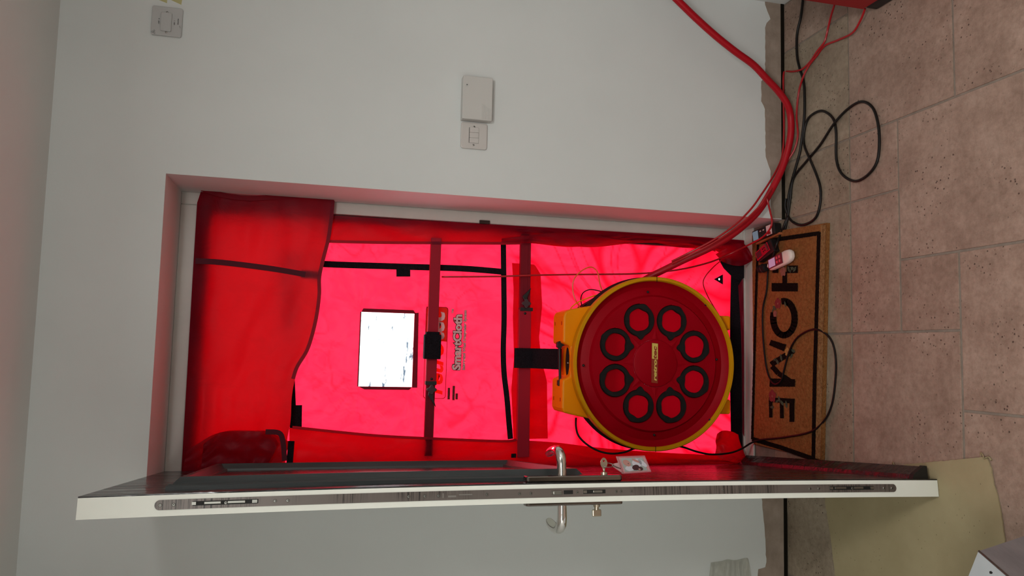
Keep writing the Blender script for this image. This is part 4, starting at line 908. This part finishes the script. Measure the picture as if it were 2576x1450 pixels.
# small signal tubes on the control head (parts of the fan)
def S15(ps, y0, y1):
    n = len(ps); return [at(1380 + px / 6.525, 660 + py / 6.525, 'y', y0 + (y1 - y0) * i / (n - 1)) for i, (px, py) in enumerate(ps)]
cord('signal_tube', S15([(555, 890), (510, 740), (440, 620), (400, 480), (400, 340), (450, 230), (560, 130), (690, 80), (780, 130), (820, 220), (840, 350), (870, 440), (905, 515)], 0.12, 0.10), 0.0024, 'orange', '', '', fan, 8)
cord('signal_tube', S15([(545, 710), (530, 600), (570, 500), (680, 450), (800, 465), (880, 490)], 0.14, 0.12), 0.0020, 'blackmat', '', '', fan, 8)
cord('signal_tube', S15([(360, 920), (345, 820), (380, 740), (480, 660), (620, 600), (760, 550), (915, 515)], 0.09, 0.09), 0.0022, 'yellow', 'yellow data cable', '', fan, 8)
cord('plug', S15([(375, 945), (350, 880), (345, 810)], 0.09, 0.09), 0.0042, 'yellow', '', '', fan, 10)
blk = [at(1380 + x / 6.525, 660 + y / 6.525, 'y', 0.155) for x, y in ((410, 900), (560, 720), (900, 520), (980, 570), (800, 690), (600, 880))]
mk('housing_web', B().prism(blk, (0, 0.05, 0)), M['blackmat'], fan)
cord('fan_power_lead', [at(1449, 1052, 'y', 0.10), at(1449, 1075, 'y', 0.09), at(1456, 1098, 'y', 0.08), at(1478, 1120, 'y', 0.07), at(1508, 1136, 'y', 0.06), at(1540, 1142, 'y', 0.05), at(1572, 1138, 'y', 0.045), at(1600, 1128, 'y', 0.04), at(1660, 1118, 'y', 0.035), at(1712, 1124, 'y', 0.03), at(1753, 1137, 'y', 0.03), at(1791, 1144, 'y', 0.04),
      at(1837, 1140, 'y', 0.08), at(1867, 1129, 'y', 0.13), at(1890, 1115, 'z', 0.030), at(1915, 1107, 'z', 0.020), at(1972, 1101, 'z', 0.018), at(2039, 1087, 'z', 0.018), at(2074, 1058, 'z', 0.010), at(2092, 1020, 'z', 0.005), at(2100, 972, 'z', 0.005), at(2103, 915, 'z', 0.005), at(2096, 868, 'z', 0.005), at(2078, 841, 'z', 0.010), at(2047, 829, 'z', 0.017),
      at(2008, 848, 'z', 0.018), at(1986, 884, 'z', 0.018), at(1972, 934, 'z', 0.018), at(1965, 958, 'z', 0.018), at(1950, 967, 'z', 0.018), at(1938, 955, 'z', 0.018), at(1930, 933, 'z', 0.018), at(1924, 897, 'z', 0.018), at(1919, 840, 'z', 0.018), at(1919, 778, 'z', 0.018), at(1928, 734, 'z', 0.018), at(1931, 695, 'z', 0.018), at(1932, 680, 'z', 0.02)],
     0.0034, 'cable', 'black power lead from the fan looping over the doormat to the black socket', 'cable', n=5)
cord('power_cord', Zp(0.006, (2020, -10), (2019, 7), (2014, 45), (2005, 87), (2005, 139), (2012, 174), (2021, 202), (2024, 243), (2023, 296), (2017, 348), (2012, 383), (2003, 417), (1993, 452), (1985, 487), (1982, 515), (1980, 545)) + Zp(0.012, (1972, 570), (1964, 590)) + Zp(0.03, (1955, 612), (1949, 632), (1942, 652), (1930, 668)), 0.0044, 'cable',
     'long straight black cord from the red case past the jamb to the small meters', 'cable', n=6)
cord('extension_cord', Zp(0.006, (1966, 606), (1972, 588), (1979, 560), (1984, 530), (1988, 500), (1996, 449), (2028, 407), (2063, 365)) + Zp(0.014, (2097, 313)) + Zp(0.006, (2132, 275), (2167, 256), (2195, 271), (2209, 313), (2212, 365), (2205, 410), (2181, 442), (2150, 456), (2118, 438), (2104, 400), (2103, 330), (2094, 296), (2066, 279), (2035, 296), (2023, 330)) + Zp(0.007, (2023, 365)) + Zp(0.015, (2038, 402)) + Zp(0.006, (2052, 435), (2063, 470), (2064, 505), (2057, 538), (2045, 555), (2025, 565), (2007, 565), (1990, 555), (1981, 540)) + Zp(0.014, (1975, 520), (1977, 500)), 0.0042, 'cable',
     'black cord lying in a figure of eight loop on the tiles', 'cable', n=6)

# ------------------------------------------------------------------ wall fittings
def plate_xz(x0, x1, z0, z1, y0, y1, r, seg=5):
    pts = rrect((x0 + x1) / 2, (z0 + z1) / 2, x1 - x0, z1 - z0, r, seg); return B().prism([(x, y0, z) for x, z in pts], (0, y1 - y0, 0))
sw = thing('light_switch', (0.195, 0, 1.087), 'square three-gang white light switch below and left of the plain white box', 'light switch')
mk('plate', plate_xz(0.1522, 0.2382, 1.0878, 1.1738, -0.008, 0.0, 0.008), M['switch'], sw, bevel=0.003)
for k in range(3):
    x0 = at(1192, 360 - 13.0 * k, 'y', -0.01).x; x1 = at(1192, 360 - 13.0 * (k + 1), 'y', -0.01).x
    mk('rocker', plate_xz(x0 + 0.0002, x1 - 0.0002, at(1204, 342, 'y', -0.01).z, at(1181, 342, 'y', -0.01).z, -0.0115 - 0.0008 * (k == 2), -0.007, 0.001), M['switch'], sw, bevel=0.0006)
mk('rocker_gap', B().box((at(1192, 341, 'y', -0.008).x, -0.0082, at(1192, 342, 'y', -0.008).z), (0.050, 0.0006, 0.0315)), M['gap'], sw)
for px, py in ((1193, 319), (1191, 365)):
    c = at(px, py, 'y', -0.0085); s_ = mk('screw', B().lathe([(0.0001, -0.0006), (0.0030, -0.0006), (0.0034, 0.001)], c, seg=14), M['screw'], sw, smooth=True)
    mk('screw_recess', B().box(c - Vector((0, 0.0009, 0)), (0.0010, 0.0006, 0.005), Matrix.Rotation(0.5, 3, 'Y')), M['slot'], s_)
cb = thing('chime_box', (0.315, 0, 1.078), 'plain white plastic box with small ribs, above and right of the three-gang switch', 'wall box')
cx0, cx1, cz0, cz1 = at(1199, 301, 'y', -0.032).x, at(1203, 193, 'y', -0.032).x, at(1239, 246, 'y', -0.032).z, at(1164, 246, 'y', -0.032).z
mk('housing', plate_xz(cx0, cx1, cz0, cz1, -0.032, 0.0, 0.003), M['chime'], cb, bevel=0.002)
for k in range(7):
    z = at(1213 + 3.4 * k, 280, 'y', -0.033).z
    mk('rib', B().box(((cx0 + 0.003 + cx0 + 0.056 - 0.003 * k) / 2, -0.0323, z), (0.050 - 0.003 * k, 0.0020, 0.0016)), M['chime'], cb)
c = at(1175, 213, 'y', -0.0325); mk('hole_ring', B().lathe([(0.004, -0.0004), (0.0072, 0.0)], c, seg=20), M['chime'], cb, smooth=True); mk('hole', B().lathe([(0.0001, -0.0008), (0.0016, -0.0006)], c, seg=12), M['slot'], cb)
iso = thing('fan_isolator_switch', (0.452, 0, 2.016), 'greyish square isolator switch with a propeller symbol, high on the wall', 'switch')
mk('plate', plate_xz(0.4075, 0.4952, 2.0165, 2.1003, -0.008, 0.0, 0.006), M['iso'], iso, bevel=0.002)
r0 = at(433, 33, 'y', -0.01); r1 = at(403, 77, 'y', -0.01)
mk('rocker', plate_xz(r1.x, r0.x - 0.001, r0.z, r1.z, -0.013, -0.006, 0.003), M['iso'], iso, bevel=0.001)
for px, py in ((421, 31), (418, 81)):
    c = at(px, py, 'y', -0.0085); mk('screw', B().lathe([(0.0001, -0.0008), (0.0030, -0.0008), (0.0034, 0.001)], c, seg=14), M['screw'], iso, smooth=True)
def wtext(body, ps, pe, h, parent, y=-0.0084, m_='ink', off=0.0):
    a = at(*ps, 'y', y); e = at(*pe, 'y', y); mk('lettering', text_mesh(body, Vector((a.x, y, a.z)), XA_, ZA_, e.x - a.x, h, 0.0002, 0, off), M[m_], parent)
wtext('OFF : 0', (401, 60), (402, 46), 0.0034, iso, off=0.02); wtext('ON : 1', (440, 63), (440, 52), 0.0034, iso, off=0.02); wtext('ISOLATOR', (449, 62), (450, 47), 0.0030, iso, off=0.02)
pc = at(386, 80, 'y', -0.0084)
for k in range(3):
    a = PI / 2 + 2 * PI * k / 3 + 0.1; dv = Vector((math.cos(a), 0, math.sin(a))) * 0.0042; tv = Vector((-math.sin(a), 0, math.cos(a)))
    mk('symbol', B().tube([pc + dv * (1 - math.cos(q)) * 0.75 + tv * 0.0018 * math.sin(q) for q in [2 * PI * i / 16 for i in range(17)]], 0.0003, 5), M['ink'], iso)
a = at(453, 71, 'y', -0.0084); mk('symbol', B().tube([a, a + Vector((0.003, 0, 0)), a + Vector((0.005, 0, 0.002)), a + Vector((0.007, 0, 0.001))], 0.0003, 5), M['ink'], iso)
for pts, lb in (([(402, -6), (400, 0), (420, 8), (421, -6)], 'smaller scrap of yellowish tape at the photo edge above the isolator switch'), ([(428, -6), (430, 0), (456, 12), (459, -6)], 'larger scrap of yellowish tape at the photo edge beside the isolator switch')):
    q = [at(x, y, 'y', -0.0003) for x, y in pts]; tag(mk('tape_scrap', B().prism(q, (0, 0.0003, 0)), M['tape'], loc=q[0]), lb, 'tape', 'scraps of tape on the wall')
# crumpled clear film stuck low on the wall
fa = [(1788, 1418), (1820, 1411), (1850, 1409), (1880, 1404), (1884, 1425)]
def film_y(u, v): return -0.002 - (0.016 * abs(nz(u * 6 + v, v * 2, 3)) + 0.012 * abs(math.sin(u * 15 + 4 * nz(u * 3, v * 3))) ** 2 + 0.006 * abs(nz(u * 20, v * 7, 9))) * min(1, v * 12)
tag(mk('clear_film', coons(sm2([(1788, 1416), (1815, 1412), (1830, 1408), (1850, 1410), (1878, 1404), (1884, 1412)]), [(1776, 1520), (1900, 1520)], [(1788, 1416), (1776, 1520)], [(1884, 1412), (1900, 1520)], 60, 30, film_y), M['film'], smooth=True, loc=at(1830, 1430, 'y', 0)), 'crumpled clear plastic film stuck to the wall near the floor, left of the door', 'plastic film')

# ------------------------------------------------------------------ doormat
mz = 0.013
mq = [at(1892, 592, 'z', mz), at(2080, 561, 'z', mz), at(2067, 1158, 'z', mz), at(1896, 1118, 'z', mz)]
mo = (mq[0] + mq[2]) / 2; mo.z = 0
dm = thing('doormat', mo, 'brown coir doormat reading HOME with flowers, on the tiles at the threshold', 'doormat')
def mquad(u, v, z): # u from outer door side to room side, v from right end to left end
    p = (mq[0] * (1 - v) + mq[3] * v) * (1 - u) + (mq[1] * (1 - v) + mq[2] * v) * u; return Vector((p.x, p.y, z))
mk('mat_body', B().grid(48, 90, lambda u, v: mquad(u, v, mz + 0.0012 * nz(u * 60, v * 120))).prism([mquad(0, 0, 0.001), mquad(1, 0, 0.001), mquad(1, 1, 0.001), mquad(0, 1, 0.001)], (0, 0, mz - 0.0015)), M['coir'], dm)
def pxband(b, pts, w, z):
    for i, (p0, p1) in enumerate(zip(pts, pts[1:])):
        d = Vector((p1[0] - p0[0], p1[1] - p0[1])); L_ = d.length; d.normalize(); ex_ = 1.5 if len(pts) > 6 else 0.0; p0 = Vector(p0) - d * ex_; p1 = Vector(p1) + d * ex_; n_ = Vector((-d.y, d.x)); K_ = max(2, int(L_ / 3)); w0 = w if not isinstance(w, tuple) else w[0]; w1 = w if not isinstance(w, tuple) else w[1]
        vs = []
        for k in range(K_ + 1):
            t = k / K_; c = Vector(p0) * (1 - t) + Vector(p1) * t; ww = w0 * (1 - t) + w1 * t
            e1 = ww / 2 + 0.7 * nz(c.x * 0.35, c.y * 0.35, 1); e2 = ww / 2 + 0.7 * nz(c.x * 0.35, c.y * 0.35, 7)
            vs += [at(c.x + n_.x * e1, c.y + n_.y * e1, 'z', z), at(c.x - n_.x * e2, c.y - n_.y * e2, 'z', z)]
        b.add(vs, [(k * 2, k * 2 + 1, k * 2 + 3, k * 2 + 2) for k in range(K_)])
    return b
bz = mz + 0.0014
def flatband(name, pts, w, z, m_): return mk(name, pxband(B(), pts, w, z), M[m_], dm)
flatband('border_band', [(2060, 584), (2055, 760), (2049, 960), (2046, 1157)], 9.5, bz, 'coirblack')
flatband('border_band', [(2062, 587), (1932, 606), (1912, 609)], 10.5, bz + 0.0001, 'coirblack')
flatband('border_band', [(1907, 606), (1904, 680), (1900, 800), (1896, 960), (1892, 1106)], 6.0, bz, 'coirblack')
flatband('border_band', [(1892, 1105), (1960, 1125), (2046, 1155)], 11.0, bz + 0.0002, 'coirblack')
flatband('fringe_band', [(2071, 566), (2066, 760), (2062, 960), (2057, 1154)], 13, bz - 0.0001, 'coiredge')
def mletter(strokes):
    b = B()
    for k, (pts, w) in enumerate(strokes): pxband(b, pts, w, bz + 0.0001 + 0.00006 * k)
    return mk('letter', b, M['coirblack'], dm)
# H (its middle is covered by a flower), O, M, E - read from the doorway
mletter([([(1941, 723), (2007, 723)], 21), ([(1974, 715), (1974, 684)], 12), ([(1943, 678), (1958, 678)], 18), ([(1979, 678), (2007, 678)], 19)])
oc = [(1972 + 27 * math.cos(a), 801 + 43 * math.sin(a)) for a in [-1.75 + (PI + 1.75 + 0.30) * k / 26 for k in range(27)]]
mletter([(oc, 16)])
mletter([([(1937, 862), (1975, 876)], (14, 18)), ([(1996, 882), (1975, 896), (1948, 912), (1940, 918)], 14), ([(1942, 922), (1958, 940), (1998, 966)], (12, 13)), ([(1936, 963), (2000, 964)], (21, 19))])
mletter([([(1934, 1006), (1999, 1010)], 12), ([(1992, 1008), (1992, 1062)], 12.5), ([(1966, 1006), (1967, 1053)], 9.5), ([(1938.5, 1006), (1939, 1051)], 8.5)])
def flower(px, py, r, m_, leaves=()):
    c = at(px, py, 'z', bz + 0.0006)
    for k in range(5):
        a = 2 * PI * k / 5; r2 = r * 1.35; q = c + Vector((math.cos(a), math.sin(a), 0.00005 * k)) * r2 * 0.6
        mk('petal', B().prism([q + Vector((math.cos(t), math.sin(t), 0)) * r2 * (0.55 + 0.08 * math.sin(3 * t + k)) for t in [2 * PI * i / 9 for i in range(9)]], (0, 0, 0.0004)), M[m_], dm)
    mk('flower_centre', B().prism([c + Vector((math.cos(t), math.sin(t), 0.0005)) * r * 0.30 for t in [2 * PI * i / 7 for i in range(7)]], (0, 0, 0.0004)), M['petalpale'], dm)
    for lx, ly, ang, ln in leaves:
        p = at(lx, ly, 'z', bz + 0.0005); d = Vector((math.cos(ang), math.sin(ang), 0)); n_ = Vector((-d.y, d.x, 0))
        mk('leaf_print', B().prism([p - d * ln * 1.1, p - d * ln * 0.4 + n_ * ln * 0.45, p + d * ln * 0.4 + n_ * ln * 0.4, p + d * ln * 1.1, p + d * ln * 0.4 - n_ * ln * 0.4, p - d * ln * 0.4 - n_ * ln * 0.45], (0, 0, 0.0004)), M['leafgreen'], dm)
flower(1957, 764, 0.013, 'petal', ((1948, 775, 1.0, 0.012), (1975, 765, 0.3, 0.010), (1944, 781, 2.5, 0.009)))
flower(1950, 790, 0.008, 'petalpale')
flower(1943, 997, 0.015, 'petal', ((1960, 1005, 0.5, 0.012), (1967, 1014, 0.9, 0.013), (1978, 1018, 0.2, 0.013), (1942, 1025, 1.6, 0.011), (1955, 1010, 1.9, 0.010)))
flower(1981, 886, 0.010, 'petalyel', ((1995, 883, 1.2, 0.012), (1965, 900, 0.4, 0.013), (1955, 910, 0.8, 0.013), (1950, 905, 1.7, 0.010), (1991, 896, 2.4, 0.010)))
flower(1970, 683, 0.012, 'petalpale', ((1984, 677, 0.5, 0.012), (1992, 676, 1.5, 0.013), (1999, 678, 2.3, 0.012), (1988, 680, 0.1, 0.010)))

# ------------------------------------------------------------------ instruments on the floor by the jamb
def slab(name, quad, th, m_, parent, bevel=0.003, label=None, z_down=True):
    q = [Vector(p) for p in quad]; n_ = (q[1] - q[0]).cross(q[3] - q[0]).normalized()
    if n_.z < 0: n_ = -n_
    return mk(name, B().prism(q, -n_ * th), M[m_], parent, bevel=bevel, label=label), n_
def sub(q, u0, v0, u1, v1, n_, off):
    f = lambda u, v: (q[0] * (1 - u) + q[1] * u) * (1 - v) + (q[3] * (1 - u) + q[2] * u) * v + n_ * off
    return [f(u0, v0), f(u1, v0), f(u1, v1), f(u0, v1)]
g = thing('pressure_gauge', at(1920, 585, 'z', 0.0), 'dark handheld pressure gauge with lit grey screen, against the foot of the jamb', 'gauge')
q = [at(1891, 583, 'z', 0.036), at(1946, 560, 'z', 0.036), at(1949, 587, 'z', 0.036), at(1894, 610, 'z', 0.036)]
slab('housing', [p + Vector((0, 0, 0)) for p in q], 0.030, 'blackpl', g); n_ = Vector((0, 0, 1))
mk('bumper', B().prism([q[3] + Vector((0, 0, -0.012)), q[2] + Vector((0.004, -0.01, -0.012)), q[2] + Vector((-0.004, -0.012, -0.012)), q[3] + Vector((-0.008, 0, -0.012))], (0, 0, -0.016)), M['orangecase'], g, bevel=0.002)
mk('screen', B().prism(sub(q, 0.04, 0.12, 0.28, 0.92, n_, 0.0006), (0, 0, 0.0004)), M['lcd'], g, label='lit grey-blue screen')
mk('name_label', B().prism(sub(q, 0.66, 0.06, 0.90, 0.96, n_, 0.0006), (0, 0, 0.0004)), M['label'], g)
mk('label_print', B().prism(sub(q, 0.70, 0.66, 0.84, 0.90, n_, 0.0012), (0, 0, 0.0003)), M['redcase'], g)
for u, v in ((0.40, 0.3), (0.40, 0.5), (0.40, 0.75), (0.54, 0.3), (0.54, 0.55), (0.54, 0.8)):
    mk('button', B().prism(sub(q, u - 0.03, v - 0.05, u + 0.03, v + 0.05, n_, 0.0008), (0, 0, 0.001)), M['label'] if (u, v) in ((0.40, 0.3), (0.54, 0.3)) else M['blackpl'], g)
g = thing('moisture_meter', at(1920, 640, 'z', 0.013), 'small red and black handheld meter between the gauge and the white meter', 'meter')
q = [at(1899, 637, 'z', 0.042), at(1928, 609, 'z', 0.042), at(1936, 629, 'z', 0.042), at(1905, 657, 'z', 0.042)]
slab('face', q, 0.004, 'redgloss', g, 0.001)
slab('housing', [q[0] + Vector((0.002, 0.004, -0.004)), q[1] + Vector((0.010, -0.018, -0.004)), q[2] + Vector((-0.006, -0.022, -0.004)), q[3] + Vector((-0.006, 0.0, -0.004))], 0.024, 'blackpl', g)
mk('screen', B().prism(sub(q, 0.06, 0.15, 0.42, 0.85, n_, 0.0004), (0, 0, 0.0004)), M['meterface'], g)
for u, v in ((0.60, 0.35), (0.60, 0.65), (0.72, 0.35), (0.72, 0.65)):
    c = sub(q, u, v, u, v, n_, 0.0005)[0]; mk('button', B().lathe([(0.0026, 0.0), (0.0024, 0.0012), (0.0001, 0.0013)], c, axis='z', seg=12), M['blackpl'], g)
mk('clip', B().prism(sub(q, 0.86, 0.1, 0.96, 0.9, n_, 0.0006), (0, 0, 0.003)), M['steel'], g)
g = thing('white_meter', at(1955, 655, 'z', 0.0145), 'white handheld meter with pink-lit screen lying on the mat', 'meter')
a = at(1930, 668, 'z', 0.040); e = at(1985, 640, 'z', 0.040); ax = (e - a); ln = ax.length; ax.normalize(); sd = Vector((-ax.y, ax.x, 0))
prof = [(-0.006, 0.010, 0.5), (0.004, 0.0195, 0.8), (0.020, 0.0225, 1), (0.5 * ln, 0.0235, 1), (ln - 0.03, 0.0245, 1), (ln - 0.008, 0.021, 0.92), (ln + 0.002, 0.013, 0.7), (ln + 0.005, 0.004, 0.4)]
b = B(); seg = 24; vs = []
for t, hw_, k in prof:
    for i in range(seg):
        an = 2 * PI * i / seg; cx_ = abs(math.cos(an)) ** 0.6 * (1 if math.cos(an) > 0 else -1); sz = abs(math.sin(an)) ** 0.7 * (1 if math.sin(an) > 0 else -1)
        vs.append(a + ax * t + sd * hw_ * cx_ + Vector((0, 0, -0.0125 + 0.0125 * sz * k)))
n2 = len(prof); fs = [(j * seg + i, j * seg + (i + 1) % seg, (j + 1) * seg + (i + 1) % seg, (j + 1) * seg + i) for j in range(n2 - 1) for i in range(seg)] + [tuple(range(seg)), tuple((n2 - 1) * seg + i for i in range(seg))]
mk('shell', b.add(vs, fs), M['metershell'], g, smooth=True)
tip = a + Vector((0, 0, -0.012)); mk('sensor_tip', B().tube([tip - ax * 0.016, tip - ax * 0.010, tip - ax * 0.002], [0.003, 0.006, 0.010], 14), M['metershell'], g, smooth=True)
fq = [a + ax * 0.008 + sd * 0.018, a + ax * 0.095 + sd * 0.019, a + ax * 0.095 - sd * 0.019, a + ax * 0.008 - sd * 0.018]; fq = [Vector((p.x, p.y, a.z + 0.0004)) for p in fq]
if (fq[0].y - fq[3].y) * 0 == 1: pass
mk('face', B().prism(fq, (0, 0, 0.0014)), M['meterface'], g, bevel=0.0006); n_ = Vector((0, 0, 1))
mk('screen', B().prism(sub(fq, 0.06, 0.10, 0.50, 0.90, n_, 0.0016), (0, 0, 0.0004)), M['lcdpink'], g, label='lit pink screen')
for u in (0.64, 0.82):
    for v in (0.28, 0.68): mk('button', B().prism(sub(fq, u - 0.055, v - 0.12, u + 0.055, v + 0.12, n_, 0.0016), (0, 0, 0.0008)), M['screw'], g)
g = thing('cable_socket', at(1918, 675, 'z', 0.0145), 'black rubber cable socket lying on the mat by the threshold', 'socket')
c = at(1920, 675, 'z', 0.030); dv = (at(1928, 672, 'z', 0.03) - at(1905, 678, 'z', 0.03)).normalized()
mk('socket_body', B().tube([c - dv * 0.026, c - dv * 0.022, c + dv * 0.018, c + dv * 0.024], [0.010, 0.0145, 0.0145, 0.009], 16), M['blackmat'], g, smooth='auto')
mk('socket_collar', B().lathe([(0.010, 0), (0.0165, 0.002), (0.0165, 0.006), (0.012, 0.008)], (0, 0, 0), axis='x', seg=18).map(lambda p: c + dv * (p.x - 0.004) + Vector((-dv.y, dv.x, 0)) * p.y + Vector((0, 0, p.z * 0.9))), M['blackpl'], g, smooth='auto')

# ------------------------------------------------------------------ fibreboard sheet, red case, metal box
sz_ = 0.0035
cpx = [(2080, 1230), (2078, 1262), (2092, 1350), (2104, 1450)]
lft = [at(x, y, 'z', 0) for x, y in cpx]; rgt = [at(x, y, 'z', 0) for x, y in ((2545, 1450), (2532, 1380), (2527, 1330), (2515, 1260), (2502, 1215), (2497, 1180), (2484, 1149), (2460, 1152), (2380, 1160), (2300, 1167), (2262, 1172), (2230, 1176), (2180, 1183))]
outl = lft + [Vector((-1.50, -0.30, 0)), Vector((-1.50, -0.86, 0))] + rgt; full = []
for i, p in enumerate(outl):
    e = outl[(i + 1) % len(outl)]; K_ = max(1, int((e - p).length / 0.006)); t = (e - p).normalized(); n_ = Vector((-t.y, t.x, 0))
    for k in range(K_):
        r_ = p.lerp(e, k / K_); full.append(r_ + n_ * 0.0022 * nz(r_.x * 90, r_.y * 90, 2) + Vector((0, 0, 0.0008)))
board = tag(mk('fibreboard_sheet', B().prism(full, (0, 0, sz_)), M['card'], loc=(-1.1, -0.55, 0.0)), 'beige torn fibreboard sheet protecting the tiles under the open door', 'sheet')
for nm_, cx_, cy_, lb_ in (('torn_curl', 2254, 1172, ''), ('torn_curl', 2478, 1150, '')):
    p_ = at(cx_, cy_, 'z', 0.004)
    V_ = lambda x, y, z: p_ + Vector((x, y, z)) * 0.6
    mk(nm_, B().tube(spline([V_(0.004, 0.022, 0), V_(0.012, 0.012, 0.006), V_(0.006, -0.004, 0.014), V_(-0.006, -0.002, 0.008), V_(0.002, -0.020, 0.002), V_(-0.010, -0.030, 0)], 6), 0.0040, 8, 0.35), M['card'], board, smooth=True)
rk = thing('red_case', (0.66, -0.70, 0), 'tall red case with black foot standing at the right wall', 'case')
mk('shell', B().box((0.672, -0.70, 0.235), (0.225, 0.47, 0.39)), M['redcase'], rk, bevel=0.004)
mk('foot', B().box((0.672, -0.705, 0.0215), (0.228, 0.46, 0.043)), M['blackpl'], rk, bevel=0.008)
mk('lid_seam', B().box((0.672, -0.70, 0.33), (0.227, 0.472, 0.004)), M['gap'], rk)
hB = 0.30; P = at(2463, 1387, 'z', hB); e3 = Vector((-0.906, 0.42, 0)).normalized(); e2 = Vector((-0.42, -0.906, 0)).normalized()
Qb = at(2463 + 113 * 2.6, 1387 - 37 * 2.6, 'z', 0.0); fl_ = Qb - Vector((P.x, P.y, 0)); fa_ = fl_.dot(-e3); fb_ = fl_.dot(-e2)
W_, L_ = 0.34, 0.42
top = [P, P + e3 * W_, P + e3 * W_ + e2 * L_, P + e2 * L_]
fx = max(fa_, 0.02); fy = max(fb_, 0.0)
bot = [P - e3 * fx - e2 * fy, P + e3 * (W_) - e2 * fy, P + e3 * (W_) + e2 * (L_), P - e3 * fx + e2 * (L_)]
bot = [Vector((p.x, p.y, 0.005)) for p in bot]
mb = thing('metal_box', (P + e3 * W_ / 2 + e2 * L_ / 2).xy.to_3d(), 'silver-grey sheet metal box with flared side, cut off at the photo corner', 'box')
mk('sides', B().add(top + bot, [(0, 1, 5, 4), (1, 2, 6, 5), (2, 3, 7, 6), (3, 0, 4, 7), (7, 6, 5, 4)]), M['galvside'], mb)
mk('lid', B().prism([p + Vector((0, 0, 0.0005)) for p in top], (0, 0, 0.0012)), M['galv'], mb)
mk('rolled_edge', B().tube([top[0] + Vector((0, 0, 0.0008)), top[3] + Vector((0, 0, 0.0008))], 0.0022, 8), M['steel'], mb, smooth=True)
dcp = at(2492, 1441, 'z', hB + 0.002); mk('chip', B().prism([dcp + Vector((x, y, 0)) for x, y in ((-0.003, 0.002), (0.001, 0.003), (0.003, -0.001), (0.001, -0.005), (-0.002, -0.003))], (0, 0, 0.0003)), M['slot'], mb)
